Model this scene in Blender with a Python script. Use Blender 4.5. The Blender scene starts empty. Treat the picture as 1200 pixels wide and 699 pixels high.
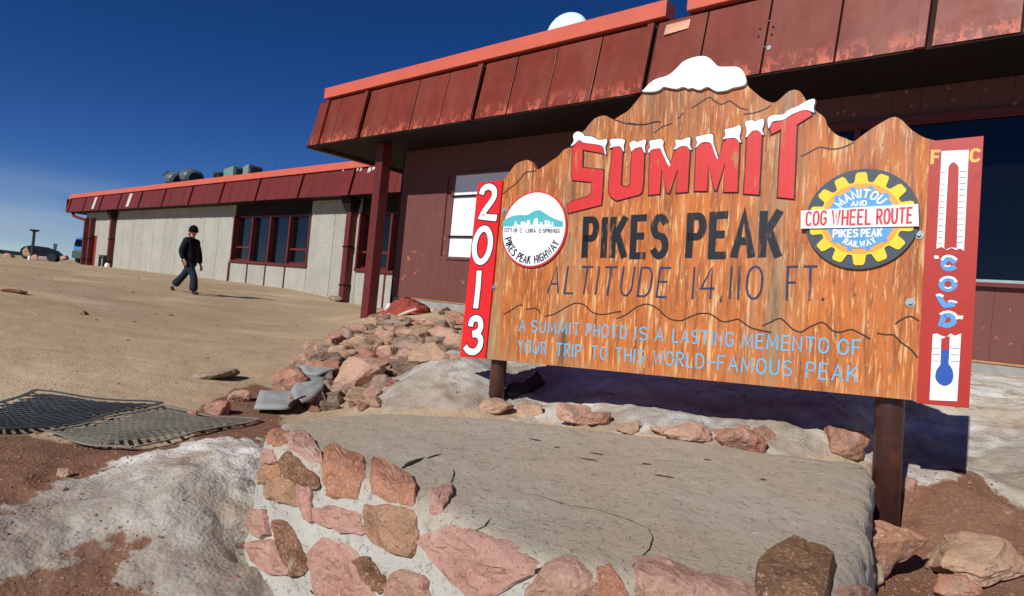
import bpy, bmesh, math, random
import numpy as np
from mathutils import Vector, Matrix
from mathutils.bvhtree import BVHTree
from mathutils.geometry import tessellate_polygon
from mathutils import noise as mnoise

# ------------------------------------------------------------------ camera, sky, sun, exposure
SC = bpy.context.scene
FPX, ROLL, PITCH, YAW = 750.0, 0.09726831, 0.0025836, 0.72102132   # focal length in photo pixels (1200 wide)
EYE = 0.9
cam_d = bpy.data.cameras.new('camera'); cam = bpy.data.objects.new('camera', cam_d); SC.collection.objects.link(cam)
cam_d.sensor_width = 36; cam_d.lens = 36 * FPX / 1200; cam_d.clip_start = 0.05; cam_d.clip_end = 20000
FW = Vector((0, math.cos(PITCH), math.sin(PITCH))); R0 = Vector((1, 0, 0)); U0 = R0.cross(FW)
RT = math.cos(ROLL) * R0 + math.sin(ROLL) * U0
UP = -math.sin(ROLL) * R0 + math.cos(ROLL) * U0
mw = Matrix.Identity(4)
for i in range(3):
    mw[i][0] = RT[i]; mw[i][1] = UP[i]; mw[i][2] = -FW[i]
mw[2][3] = EYE
cam.matrix_world = mw
SC.camera = cam

SUN_AZ, SUN_EL = math.radians(37.5), math.radians(35.5)               # light travels towards azimuth SUN_AZ (from +Y to +X)
sun_d = bpy.data.lights.new('sun', 'SUN'); sun = bpy.data.objects.new('sun', sun_d); SC.collection.objects.link(sun)
sun_d.energy = 4.4; sun_d.angle = math.radians(0.53); sun_d.color = (1.0, 0.97, 0.925)
tosun = Vector((-math.sin(SUN_AZ) * math.cos(SUN_EL), -math.cos(SUN_AZ) * math.cos(SUN_EL), math.sin(SUN_EL)))
sun.rotation_euler = tosun.to_track_quat('Z', 'Y').to_euler()
sun.location = tosun * 50

W = bpy.data.worlds.new('World'); SC.world = W; W.use_nodes = True
nt = W.node_tree; nt.nodes.clear()
o_ = nt.nodes.new('ShaderNodeOutputWorld'); bg = nt.nodes.new('ShaderNodeBackground')
sky = nt.nodes.new('ShaderNodeTexSky'); sky.sky_type = 'NISHITA'; sky.sun_disc = False
sky.sun_elevation = SUN_EL; sky.sun_rotation = SUN_AZ + math.pi
sky.altitude = 4300; sky.air_density = 0.8; sky.dust_density = 0.15; sky.ozone_density = 2.2
SKY_STRENGTH = 0.07
bg.inputs[1].default_value = SKY_STRENGTH
# thin distant cloud veil low over the horizon, in the sky's own directions
tc = nt.nodes.new('ShaderNodeTexCoord'); sep = nt.nodes.new('ShaderNodeSeparateXYZ')
nt.links.new(tc.outputs['Generated'], sep.inputs[0])
mp = nt.nodes.new('ShaderNodeMapping'); mp.inputs['Scale'].default_value = (2.2, 2.2, 15.0)
nt.links.new(tc.outputs['Generated'], mp.inputs[0])
cn = nt.nodes.new('ShaderNodeTexNoise'); cn.inputs['Scale'].default_value = 1.6; cn.inputs['Detail'].default_value = 7; cn.inputs['Roughness'].default_value = .5
nt.links.new(mp.outputs[0], cn.inputs['Vector'])
r1 = nt.nodes.new('ShaderNodeMapRange'); r1.inputs[1].default_value = .36; r1.inputs[2].default_value = .60
nt.links.new(cn.outputs[0], r1.inputs[0])
r2 = nt.nodes.new('ShaderNodeMapRange'); r2.inputs[1].default_value = .125; r2.inputs[2].default_value = .02; r2.interpolation_type = 'SMOOTHSTEP'
nt.links.new(sep.outputs[2], r2.inputs[0])
mu = nt.nodes.new('ShaderNodeMath'); mu.operation = 'MULTIPLY'; nt.links.new(r1.outputs[0], mu.inputs[0]); nt.links.new(r2.outputs[0], mu.inputs[1])
mu2 = nt.nodes.new('ShaderNodeMath'); mu2.operation = 'MULTIPLY'; mu2.inputs[1].default_value = .75; nt.links.new(mu.outputs[0], mu2.inputs[0])
mxs = nt.nodes.new('ShaderNodeMixRGB'); nt.links.new(mu2.outputs[0], mxs.inputs[0]); hs_ = nt.nodes.new('ShaderNodeHueSaturation'); hs_.inputs['Saturation'].default_value = 1.31; hs_.inputs['Value'].default_value = 1.08; hs_.inputs['Hue'].default_value = .514; nt.links.new(sky.outputs[0], hs_.inputs['Color']); nt.links.new(hs_.outputs[0], mxs.inputs[1])
mxs.inputs[2].default_value = (4.6, 5.9, 7.6, 1)
nt.links.new(mxs.outputs[0], bg.inputs[0]); nt.links.new(bg.outputs[0], o_.inputs[0])

SC.view_settings.view_transform = 'Standard'; SC.view_settings.look = 'None'
SC.view_settings.exposure = 0.0; SC.view_settings.gamma = 1.0

# ------------------------------------------------------------------ photo geometry helpers (positions measured with the fitted camera)
AR = Vector((math.cos(YAW), -math.sin(YAW), 0)); BR = Vector((math.sin(YAW), math.cos(YAW), 0))   # along the facades / away
def ray(x, y):
    return RT * ((x - 600) / FPX) - UP * ((y - 349.5) / FPX) + FW
def st(x, y, t):                       # hit with the vertical plane at distance t: position along the facade, height above the eye
    r = ray(x, y); k = t / r.dot(BR); return k * r.dot(AR), k * r.z
def on_z(x, y, z):
    r = ray(x, y); k = z / r.z; return r * k

rng = random.Random(7)
# ------------------------------------------------------------------ object helpers
COL = SC.collection
def tag(o, label=None, cat=None, group=None, kind=None):
    if label: o['label'] = label
    if cat: o['category'] = cat
    if group: o['group'] = group
    if kind: o['kind'] = kind
    return o
def empty(name, loc=(0, 0, 0), rot=None, label=None, cat=None, group=None, kind=None):
    o = bpy.data.objects.new(name, None); COL.objects.link(o); o.location = loc
    if rot is not None: o.rotation_euler = rot
    o.empty_display_size = .1
    return tag(o, label, cat, group, kind)
def mesh_obj(name, me, mat, parent=None, loc=None):
    o = bpy.data.objects.new(name, me); COL.objects.link(o)
    if mat is not None and len(me.materials) == 0:
        me.materials.append(mat)
    if parent: o.parent = parent
    if loc is not None: o.location = loc
    return o

class MB:
    def __init__(s): s.v = []; s.f = []; s.smooth = False
    def add(s, vs, fs):
        n = len(s.v); s.v += [tuple(v) for v in vs]; s.f += [tuple(i + n for i in f) for f in fs]; return s
    def box(s, x0, x1, y0, y1, z0, z1):
        return s.hexa([(x0, y0, z0), (x1, y0, z0), (x1, y1, z0), (x0, y1, z0), (x0, y0, z1), (x1, y0, z1), (x1, y1, z1), (x0, y1, z1)])
    def hexa(s, p):
        return s.add(p, [(0, 3, 2, 1), (4, 5, 6, 7), (0, 1, 5, 4), (1, 2, 6, 5), (2, 3, 7, 6), (3, 0, 4, 7)])
    def tube(s, pts, rad, n=10, cap=True):
        pts = [Vector(p) for p in pts]; rs = rad if isinstance(rad, (list, tuple)) else [rad] * len(pts)
        rings = []
        for i, p in enumerate(pts):
            d = (pts[min(i + 1, len(pts) - 1)] - pts[max(i - 1, 0)]).normalized()
            u = d.orthogonal().normalized() if i == 0 else (u - d * u.dot(d)).normalized()
            w = d.cross(u); rings.append([p + (u * math.cos(a) + w * math.sin(a)) * rs[i] for a in [2 * math.pi * k / n for k in range(n)]])
        vs = [q for r in rings for q in r]; fs = []
        for i in range(len(rings) - 1):
            for k in range(n):
                a = i * n + k; b = i * n + (k + 1) % n; fs.append((a, b, b + n, a + n))
        if cap: fs += [tuple(range(n))[::-1], tuple(range((len(rings) - 1) * n, len(rings) * n))]
        return s.add(vs, fs)
    def prism(s, poly, n0, n1):        # polygon in local x,y extruded along z from n0 to n1
        tri = tessellate_polygon([[Vector((p[0], p[1], 0)) for p in poly]])
        N = len(poly); vs = [(p[0], p[1], n1) for p in poly] + [(p[0], p[1], n0) for p in poly]
        ar = sum(poly[i][0] * poly[(i + 1) % N][1] - poly[(i + 1) % N][0] * poly[i][1] for i in range(N))
        fs = []
        for t in tri:
            a, b, c = [poly[i] for i in t]
            if (b[0] - a[0]) * (c[1] - a[1]) - (b[1] - a[1]) * (c[0] - a[0]) < 0: t = (t[0], t[2], t[1])
            fs.append(tuple(t)); fs.append(tuple(i + N for i in (t[0], t[2], t[1])))
        for i in range(N):
            j = (i + 1) % N
            fs.append((i, i + N, j + N, j) if ar > 0 else (i, j, j + N, i + N))
        return s.add(vs, fs)
    def build(s, name, mat, parent=None, smooth=False, loc=None, bevel=0):
        me = bpy.data.meshes.new(name); me.from_pydata(s.v, [], s.f); me.validate()
        if smooth: me.polygons.foreach_set('use_smooth', [True] * len(me.polygons))
        o = mesh_obj(name, me, mat, parent, loc)
        if bevel:
            m = o.modifiers.new('bevel', 'BEVEL'); m.width = bevel; m.segments = 2; m.limit_method = 'ANGLE'; m.angle_limit = .6
        return o

# ------------------------------------------------------------------ procedural materials
def lin(c):
    f = lambda v: v / 12.92 if v <= .04045 else ((v + .055) / 1.055) ** 2.4
    return (f(c[0] / 255), f(c[1] / 255), f(c[2] / 255), 1)
class Mat:
    def __init__(s, name, base, rough=.8, spec=.3, coord='Object', metal=0.0):
        s.m = bpy.data.materials.new(name); s.m.use_nodes = True; s.n = s.m.node_tree; s.l = s.n.links
        s.b = s.n.nodes['Principled BSDF']; s.b.inputs['Roughness'].default_value = rough
        s.b.inputs['Specular IOR Level'].default_value = spec; s.b.inputs['Metallic'].default_value = metal
        s.tc = s.N('TexCoord').outputs[coord]
        rgb = s.N('RGB'); rgb.outputs[0].default_value = base; s.c = rgb.outputs[0]; s.h = None
    def N(s, k): return s.n.nodes.new('ShaderNode' + k)
    def noise(s, scale, detail=6, rough=.6, stretch=(1, 1, 1), off=0.0, dist=0.0, src=None):
        mp = s.N('Mapping'); mp.inputs['Scale'].default_value = stretch; mp.inputs['Location'].default_value = (off, off * 1.7, off * .6)
        s.l.new(src or s.tc, mp.inputs[0]); n = s.N('TexNoise'); n.inputs['Scale'].default_value = scale
        n.inputs['Detail'].default_value = detail; n.inputs['Roughness'].default_value = rough; n.inputs['Distortion'].default_value = dist
        s.l.new(mp.outputs[0], n.inputs['Vector']); return n.outputs[0]
    def vor(s, scale, stretch=(1, 1, 1), feature='F1', out='Distance', rnd=1.0):
        mp = s.N('Mapping'); mp.inputs['Scale'].default_value = stretch; s.l.new(s.tc, mp.inputs[0])
        n = s.N('TexVoronoi'); n.feature = feature; n.inputs['Scale'].default_value = scale; n.inputs['Randomness'].default_value = rnd
        s.l.new(mp.outputs[0], n.inputs['Vector']); return n.outputs[out]
    def ramp(s, v, a, b):
        r = s.N('MapRange'); r.inputs[1].default_value = a; r.inputs[2].default_value = b; s.l.new(v, r.inputs[0]); return r.outputs[0]
    def math(s, op, a, b):
        m = s.N('Math'); m.operation = op; m.use_clamp = True
        for i, q in enumerate((a, b)):
            if isinstance(q, (int, float)): m.inputs[i].default_value = q
            else: s.l.new(q, m.inputs[i])
        return m.outputs[0]
    def mix(s, fac, col, mode='MIX', k=1.0):
        if k != 1.0: fac = s.math('MULTIPLY', fac, k)
        m = s.N('MixRGB'); m.blend_type = mode
        if isinstance(fac, (int, float)): m.inputs[0].default_value = fac
        else: s.l.new(fac, m.inputs[0])
        s.l.new(s.c, m.inputs[1])
        if isinstance(col, tuple): m.inputs[2].default_value = col
        else: s.l.new(col, m.inputs[2])
        s.c = m.outputs[0]; return s
    def var(s, amt=.15, scale=3, **k):  # overall light/dark mottling
        n = s.noise(scale, **k); r = s.ramp(n, .3, .7)
        m = s.N('MapRange'); m.inputs[3].default_value = 1 - amt; m.inputs[4].default_value = 1 + amt; s.l.new(r, m.inputs[0])
        hs = s.N('HueSaturation'); s.l.new(m.outputs[0], hs.inputs['Value']); s.l.new(s.c, hs.inputs['Color']); s.c = hs.outputs[0]; return s
    def objvar(s, amt=.15, hue=.01):
        oi = s.N('ObjectInfo'); m = s.N('MapRange'); m.inputs[3].default_value = 1 - amt; m.inputs[4].default_value = 1 + amt
        s.l.new(oi.outputs['Random'], m.inputs[0]); hs = s.N('HueSaturation'); s.l.new(m.outputs[0], hs.inputs['Value'])
        m2 = s.N('MapRange'); m2.inputs[3].default_value = .5 + hue; m2.inputs[4].default_value = .5 - hue; s.l.new(oi.outputs['Random'], m2.inputs[0]); s.l.new(m2.outputs[0], hs.inputs['Hue'])
        s.l.new(s.c, hs.inputs['Color']); s.c = hs.outputs[0]; return s
    def layer(s, col, scale, lo, hi, k=1.0, **kw):
        return s.mix(s.ramp(s.noise(scale, **kw), lo, hi), col, k=k)
    def bump(s, v, dist, strength=1.0):
        b = s.N('Bump'); b.inputs['Distance'].default_value = dist; b.inputs['Strength'].default_value = strength; s.l.new(v, b.inputs['Height'])
        if s.h is not None: s.l.new(s.h, b.inputs['Normal'])
        s.h = b.outputs[0]; return s
    def rough(s, v, a, b):
        r = s.N('MapRange'); r.inputs[3].default_value = a; r.inputs[4].default_value = b; s.l.new(v, r.inputs[0]); s.l.new(r.outputs[0], s.b.inputs['Roughness']); return s
    def done(s):
        s.l.new(s.c, s.b.inputs['Base Color'])
        if s.h is not None: s.l.new(s.h, s.b.inputs['Normal'])
        return s.m
def axis(m, i):
    sp = m.N('SeparateXYZ'); m.l.new(m.tc, sp.inputs[0]); return sp.outputs[i]
def simple(name, rgb, rough=.7, spec=.3, amt=.1, scale=6, bump=0.002, metal=0.0):
    m = Mat(name, lin(rgb), rough, spec, metal=metal); m.var(amt, scale); n = m.noise(scale * 6); m.bump(n, bump)
    m.rough(m.ramp(m.noise(scale * 2, off=3), .3, .7), max(0, rough - .08), min(1, rough + .08)); return m.done()

# --- building materials
m = Mat('fascia_red', lin((120, 50, 34)), .5, .3)
m.var(.12, .7).var(.10, 9, stretch=(1, 1, .12)).layer(lin((102, 42, 30)), 2.2, .5, .7, .6).layer(lin((132, 74, 58)), 1.1, .48, .68, .55, stretch=(1.4, 1, .35), off=13)
z = axis(m, 2)
peel = m.math('MULTIPLY', m.ramp(m.noise(9, detail=10, rough=.78, stretch=(1, 1, .5)), .51, .55), m.ramp(z, 3.32, 3.08))
m.mix(peel, lin((190, 98, 74)))
m.mix(m.ramp(m.noise(14, detail=8, rough=.7, off=9), .735, .76), lin((180, 112, 96)))
m.mix(m.ramp(m.noise(5, detail=8, rough=.7, stretch=(1.5, 1.5, .15), off=4), .62, .8), lin((134, 86, 70)), k=.4)
m.bump(m.noise(1.5, detail=2), .006).bump(m.noise(30), .0008); m.rough(m.ramp(m.noise(3, off=2), .3, .7), .34, .55)
M_FASCIA = m.done()
m = Mat('fascia_red_far', lin((106, 40, 34)), .55, .3); m.objvar(.10, .006).var(.1, 2, stretch=(1, 1, .2)); m.bump(m.noise(2), .005); M_FASCIA_FAR = m.done()
m = Mat('cap_orange', lin((204, 98, 76)), .5, .4); m.var(.08, 2).layer(lin((184, 88, 70)), 8, .6, .75, .6).layer(lin((244, 205, 190)), 5, .72, .76, .9, off=7); m.bump(m.noise(2.5, detail=2), .004); M_CAP = m.done()
M_TRIM = simple('trim_brown', (98, 36, 31), .5, .4, .15, 3, .001)
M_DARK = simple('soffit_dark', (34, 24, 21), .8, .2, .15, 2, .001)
M_BLACK = simple('rib_shadow_gap', (38, 18, 17), .7, .2, .1, 3, .001)
m = Mat('siding_maroon', lin((108, 66, 61)), .75, .3)
m.var(.08, .8).var(.06, 12, stretch=(1, 1, .1))
chip = m.math('MULTIPLY', m.ramp(m.noise(6.5, detail=6, rough=.6, off=2.3), .63, .65), m.ramp(m.noise(.6, off=8), .42, .5))
m.mix(chip, lin((186, 104, 88))); m.mix(m.ramp(m.noise(22, detail=3, off=5), .76, .8), lin((70, 40, 40)))
wv = m.N('TexWave'); wv.wave_type = 'BANDS'; wv.bands_direction = 'X'; wv.inputs['Scale'].default_value = 3.1; m.l.new(m.tc, wv.inputs['Vector'])
m.bump(m.noise(40), .001); M_SIDING = m.done()
m = Mat('aggregate_panel', lin((184, 184, 172)), .95, .1)
m.objvar(.06, .003).var(.12, 1.2).mix(m.ramp(m.vor(22), .1, .6), lin((128, 122, 110)), k=.5).layer(lin((96, 92, 86)), 26, .60, .68, .6, detail=2, off=12).mix(m.ramp(m.noise(60, detail=2), .55, .7), lin((230, 222, 208)), k=.7)
m.mix(m.ramp(m.noise(2.0, stretch=(1, 1, .12), off=3), .55, .75), lin((160, 148, 130)), k=.4)
m.bump(m.vor(40), .012); M_AGG = m.done()
m = Mat('concrete_base', lin((150, 150, 145)), .9, .2); m.var(.15, 2).layer(lin((120, 112, 98)), 5, .5, .7, .6); m.bump(m.noise(30), .002); M_CONC = m.done()
M_WHITE = simple('white_board', (232, 236, 238), .5, .3, .03, 2, .0005)
m = Mat('window_glass', lin((8, 10, 14)), .05, .45); m.bump(m.noise(.8, detail=2), .004); M_GLASS = m.done()
M_GREY = simple('galvanised', (150, 165, 165), .45, .5, .15, 4, .001, .4)
M_ROOFDARK = simple('unit_dark', (48, 56, 58), .6, .4)
M_COPPER = simple('copper_flash', (226, 168, 138), .35, .6, .1, 10, .003, .3)

# ------------------------------------------------------------------ building frame
def bframe(name, t, **k):
    # an empty in the facade frame: local x along the facade, y away from the camera, z up; origin at eye level above the camera foot
    return empty(name, (0, 0, EYE), (0, 0, -YAW), **k)

NEAR = bframe('summit_house', 9, label='near wing with deep dark overhang and maroon siding behind the sign', cat='building')
FAR = bframe('long_wing', 13, label='long low wing of pale pebbled panels running away to the left', cat='building')

def fascia(parent, s0, s1, t0, z0, z1, set_, bays, mat, ribmat, capmat, cap_gaps=(), per=4, bay0=None, bay=3.37, skip_first=True, pale=()):
    # slanted standing panels, each a piece, with ribs between bays and a lighter cap strip above
    k = 0; x = bay0
    edges = []
    while x < s1: edges.append(x); x += bay
    spans = []
    if edges[0] > s0 + .2: spans.append((s0, edges[0], 2 if edges[0] - s0 < 2.2 else per))
    for i, e in enumerate(edges):
        spans.append((e, min(e + bay, s1), per if e + bay <= s1 else max(1, round((s1 - e) / (bay / per)))))
    for (a, b, n) in spans:
        w = (b - a) / n
        for i in range(n):
            x0 = a + i * w + (.012 if i else .105); x1 = a + (i + 1) * w - .012
            j = rng.uniform(-.006, .006); q = MB()
            q.hexa([(x0, t0 + j, z0), (x1, t0 + j, z0), (x1, t0 + .05, z0), (x0, t0 + .05, z0), (x0, t0 + set_ + j, z1), (x1, t0 + set_ + j, z1), (x1, t0 + set_ + .05, z1), (x0, t0 + set_ + .05, z1)])
            q.build('fascia_panel', mat, parent, bevel=.004)
    for e in edges + ([] if True else []):
        q = MB(); x0 = e - .05; x1 = e + .05; d = .06
        q.hexa([(x0, t0 - d, z0 - .015), (x1, t0 - d, z0 - .015), (x1, t0, z0 - .015), (x0, t0, z0 - .015), (x0, t0 + set_ - d, z1), (x1, t0 + set_ - d, z1), (x1, t0 + set_, z1), (x0, t0 + set_, z1)])
        q.build('fascia_rib', mat, parent, bevel=.004)
    # backing so seams read dark
    q = MB(); q.hexa([(s0, t0 + .055, z0 + .005), (s1, t0 + .055, z0 + .005), (s1, t0 + .2, z0 + .005), (s0, t0 + .2, z0 + .005), (s0, t0 + set_ + .055, z1 + .04), (s1, t0 + set_ + .055, z1 + .04), (s1, t0 + set_ + .2, z1 + .04), (s0, t0 + set_ + .2, z1 + .04)])
    q.build('fascia_backing', M_BLACK, parent)
    return edges

# --- near wing
TF, TW, ZS, ZP, ZC = 7.7, 9.0, 3.05, 4.08, 4.12
def near_pts():
    pass
SL = st(359.4, 165.5, TF)[0]
e_near = st(551, 138, TF)[0]
print('near left end', SL, 'rib', e_near)
b0 = e_near
while b0 - 3.36 > SL + .3: b0 -= 3.36
fascia(NEAR, SL + .02, 9.0, TF, ZS, ZP, .19, 0, M_FASCIA, M_BLACK, M_CAP, bay0=b0, bay=3.36)
q = MB(); x0, x1 = SL + .47, SL + .57
q.hexa([(x0, TF - .06, ZS - .015), (x1, TF - .06, ZS - .015), (x1, TF, ZS - .015), (x0, TF, ZS - .015), (x0, TF + .13, ZP), (x1, TF + .13, ZP), (x1, TF + .19, ZP), (x0, TF + .19, ZP)]); q.build('fascia_rib', M_FASCIA, NEAR)
# end fascia of the left overhang
TEND = 13.2
n = 6; w = (TEND - TF) / n
for i in range(n):
    y0 = TF + i * w + .01; y1 = TF + (i + 1) * w - .01; q = MB()
    q.hexa([(SL, y0, ZS), (SL + .05, y0, ZS), (SL + .05, y1, ZS), (SL, y1, ZS), (SL + .19, y0 + .19 * (i == 0), ZP), (SL + .24, y0 + .19 * (i == 0), ZP), (SL + .24, y1, ZP), (SL + .19, y1, ZP)])
    q.build('fascia_panel', M_FASCIA, NEAR, bevel=.004)
# cap strip with the missing piece
gx0 = st(780, 20, TF + .16)[0]; gx1 = st(804.5, 15, TF + .16)[0]
ZCB = st(382.6, 115.7, TF + .17)[1]; ZCT = st(382.6, 105.4, TF + .17)[1] + .01
print('cap', ZCB, ZCT)
for a, b in ((SL + .3, SL + 3.9), (SL + 3.905, gx0), (gx1, gx1 + 3.6), (gx1 + 3.605, 9)):
    q = MB(); q.box(a, b, TF + .15, TF + .42, ZCB, ZCT + .02); q.build('roof_cap', M_CAP, NEAR, bevel=.008)
q = MB(); q.box(SL + .3, SL + .5, TF + .43, TEND, ZCB, ZCT + .018); q.build('roof_cap', M_CAP, NEAR, bevel=.008)
p0 = st(777, 41, TF + .1); p1 = st(806, 26, TF + .1)
cz0 = lambda z: TF + .19 * (z - ZS) / (ZP - ZS) - .018
cq = [(p0[0], p0[1]), (p1[0], p1[1] * .0 + p0[1] + .03), (p1[0], p0[1] + .17), (p0[0], p0[1] + .16)]
q = MB(); q.hexa([(cq[0][0], cz0(cq[0][1]) - .02, cq[0][1]), (cq[1][0], cz0(cq[1][1]) - .004, cq[1][1]), (cq[1][0], cz0(cq[1][1]) + .006, cq[1][1]), (cq[0][0], cz0(cq[0][1]) + .006, cq[0][1]), (cq[3][0], cz0(cq[3][1]), cq[3][1]), (cq[2][0], cz0(cq[2][1]), cq[2][1]), (cq[2][0], cz0(cq[2][1]) + .01, cq[2][1]), (cq[3][0], cz0(cq[3][1]) + .01, cq[3][1])])
q.build('copper_flashing', M_COPPER, NEAR, bevel=.006)
# soffit and roof deck
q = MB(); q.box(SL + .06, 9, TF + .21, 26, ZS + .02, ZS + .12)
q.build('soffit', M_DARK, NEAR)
q = MB(); q.box(SL + .5, 9, TF + .43, 26, ZCB - .1, ZCB - .02); q.build('roof', M_ROOFDARK, NEAR)
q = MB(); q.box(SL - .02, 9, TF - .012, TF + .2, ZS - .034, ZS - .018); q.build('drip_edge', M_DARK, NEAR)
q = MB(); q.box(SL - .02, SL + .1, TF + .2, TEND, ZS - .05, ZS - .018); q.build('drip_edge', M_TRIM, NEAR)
# scar of a removed fixture on the fascia: a thin painted frame and bolts
for (xa, ya, xb, yb) in ((880, 22, 920, 15), (920, 15, 919, 22), (876, 55, 914, 49)):
    A_ = st(xa, ya, TF - .01); B_ = st(xb, yb, TF - .01)
    q = MB(); q.tube([(A_[0], TF + .02 + .19 * (A_[1] - ZS) / (ZP - ZS) - .012, A_[1]), (B_[0], TF + .02 + .19 * (B_[1] - ZS) / (ZP - ZS) - .012, B_[1])], .006, 5); q.build('fixture_scar', M_GREY, NEAR)

for (xa, ya) in ((889, 32), (904.4, 30), (903, 39.5), (887.6, 42), (901, 56)):
    A_ = st(xa, ya, TF + .05); yy = TF + .19 * (A_[1] - ZS) / (ZP - ZS)
    q = MB(); q.tube([(A_[0], yy - .012, A_[1]), (A_[0], yy + .02, A_[1])], .014 if ya < 50 else .028, 8)
    q.build('bolt_hole', M_BLACK if ya < 50 else M_GREY, NEAR)
# wall: siding boards with shadow-gap joints, openings for the board-covered window and the dark window
WL = -11.5; ZB = -.19
bw = .3; nb = 0
wx0, wz0 = st(524.2, 300.7, TW - .03); wz1 = st(533.8, 206, TW - .03)[1]
WW0, WW1 = wx0, wx0 + 1.9
DW0, DW1, DZ0, DZ1 = -4.4, 6.0, .72, 2.62
x = WL
while x < 9:
    a, b = x + .0015, x + bw - .0015
    segs = [(ZB, ZS + .02)]
    if b > DW0 and a < DW1: segs = [(ZB, DZ0), (DZ1, ZS + .02)]
    if b > WW0 + .02 and a < WW1: segs = [(ZB, wz0), (wz1, ZS + .02)]
    for z0, z1 in segs:
        q = MB(); q.box(a, b, TW, TW + .04, z0, z1); q.build('siding_board', M_SIDING, NEAR)
    x += bw
q = MB(); q.box(WL + .01, 9, TW + .035, TW + .1, ZB, ZS + .015)
backing = q.build('wall', M_SIDING, NEAR)
for bx6 in ((WL, WL + .12, TW + .1, 26, -1.0, ZS + .02), (WL + .12, 9, 25.8, 26, -1, ZS + .02), (8.9, 9, TW + .1, 25.8, -1, ZS + .02)):
    q = MB(); q.box(*bx6); q.build('wall', M_SIDING, NEAR)
q = MB(); q.box(WL - .03, WL, TW - .01, TW + .2, -.9, ZS + .015); q.build('corner_trim', M_BLACK, NEAR)
q = MB(); q.box(WL + .75, 9, TW - .06, TW + .12, -1.2, ZB - .002); q.build('foundation', M_CONC, NEAR, bevel=.01)
q = MB(); q.box(WL, WL + .7, TW + .04, TW + .12, -1.2, ZB - .004); q.build('foundation', M_CONC, NEAR)
q = MB(); q.box(WL + .7, 9, TW - .075, TW - .004, ZB - .001, ZB + .02); q.build('rusty_flashing', simple('rust_flash', (176, 130, 84), .7, .3, .2, 6), NEAR)
# white board over the window, with two dark clips rails
wb = empty('boarded_window', (0, 0, 0)); wb.parent = NEAR
q = MB(); q.box(WW0, WW1, TW + .0, TW + .03, wz0, wz1); q.build('white_panel', M_WHITE, wb)
for px, py in ((530, 230), (527.5, 277)):
    zz = st(px, py, TW - .03)[1]; q = MB(); q.box(WW0 - .05, WW1 + .03, TW - .035, TW - .002, zz - .025, zz + .012); q.build('rail', M_BLACK, wb)
for (a, b, c, d) in ((WW0 - .05, WW0 - .002, wz0 - .06, wz1 + .05), (WW1 + .002, WW1 + .05, wz0 - .06, wz1 + .05), (WW0, WW1, wz0 - .06, wz0 - .002), (WW0, WW1, wz1 + .002, wz1 + .05)):
    q = MB(); q.box(a, b, TW - .03, TW + .03, c, d); q.build('frame', M_SIDING, wb)
dw = empty('dark_window', (0, 0, 0)); dw.parent = NEAR
q = MB(); q.box(DW0, DW1, TW + .02, TW + .033, DZ0, DZ1); q.build('pane', M_GLASS, dw)
q = MB(); q.box(DW0 - .05, DW1, TW - .07, TW + .03, DZ0 - .055, DZ0 - .003); q.build('sill', M_TRIM, dw, bevel=.004)
q = MB(); q.box(DW0, DW1, TW - .03, TW + .03, DZ0 - .002, DZ0 + .03); q.build('bead', M_GREY, dw)
for xx in (-4.4, -2.3, 1.6, 4.0):
    q = MB(); q.box(xx, xx + .07, TW - .035, TW + .03, DZ0 + .031, DZ1); q.build('mullion', M_TRIM, dw)
q = MB(); q.box(DW0 - .05, DW1, TW - .05, TW + .03, DZ1 + .003, DZ1 + .09); q.build('frame', M_TRIM, dw)
# pillar of the overhang and the beam it carries
q = MB(); px0, tz = st(421.6, 376, 8.2); px1 = px0 + .24
q.box(px0, px1, 8.2, 8.2 + .23, -1.1, ZS + .01)
PIL = empty('porch_pillar', (0, 0, 0)); PIL.parent = NEAR
q.build('pillar_shaft', M_TRIM, PIL, bevel=.004)
q = MB(); q.box(px0 - .06, px1 + .06, 8.14, 8.2 + .29, -1.12, -.86); q.build('pillar_foot', M_CONC, PIL)
# lamp housing under the soffit
bx = st(506, 180, 8.6)[0]

# --- far wing
TFF, TWF, ZSF, ZPF = 12.85, 13.6, 3.10, 4.04
FL = st(75.7, 250, TFF)[0]; FWL = st(97, 300, TWF)[0]
fe0 = st(348, 232, TFF)[0]
while fe0 - 3.4 > FL + .3: fe0 -= 3.4
print('far', FL, FWL, fe0)
fascia(FAR, FL, -11.6, TFF, ZSF, ZPF, .19, 0, M_FASCIA_FAR, M_BLACK, M_CAP, bay0=fe0, bay=3.4)
zc0 = st(380, 201, TFF + .17)[1]; zc1 = st(380, 193, TFF + .17)[1]
x = FL + .25
while x < -11.7:
    q = MB(); q.box(x, min(x + 6.795, -11.62), TFF + .15, TFF + .45, zc0, zc1); q.build('roof_cap', M_CAP, FAR, bevel=.01); x += 6.8
q = MB(); q.box(FL + .02, FL + .2, TFF + .46, 24, zc0, zc1 - .003); q.build('roof_cap', M_CAP, FAR)
q = MB(); q.box(FL, FL + .06, TFF + .05, 24, ZSF, ZPF); q.build('fascia_end', M_FASCIA_FAR, FAR)
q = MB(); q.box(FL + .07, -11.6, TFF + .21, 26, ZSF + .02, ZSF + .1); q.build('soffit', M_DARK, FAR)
q = MB(); q.box(FL + .2, -11.6, TFF + .46, 26, ZPF - .1, ZPF); q.build('roof', M_ROOFDARK, FAR)
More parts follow.
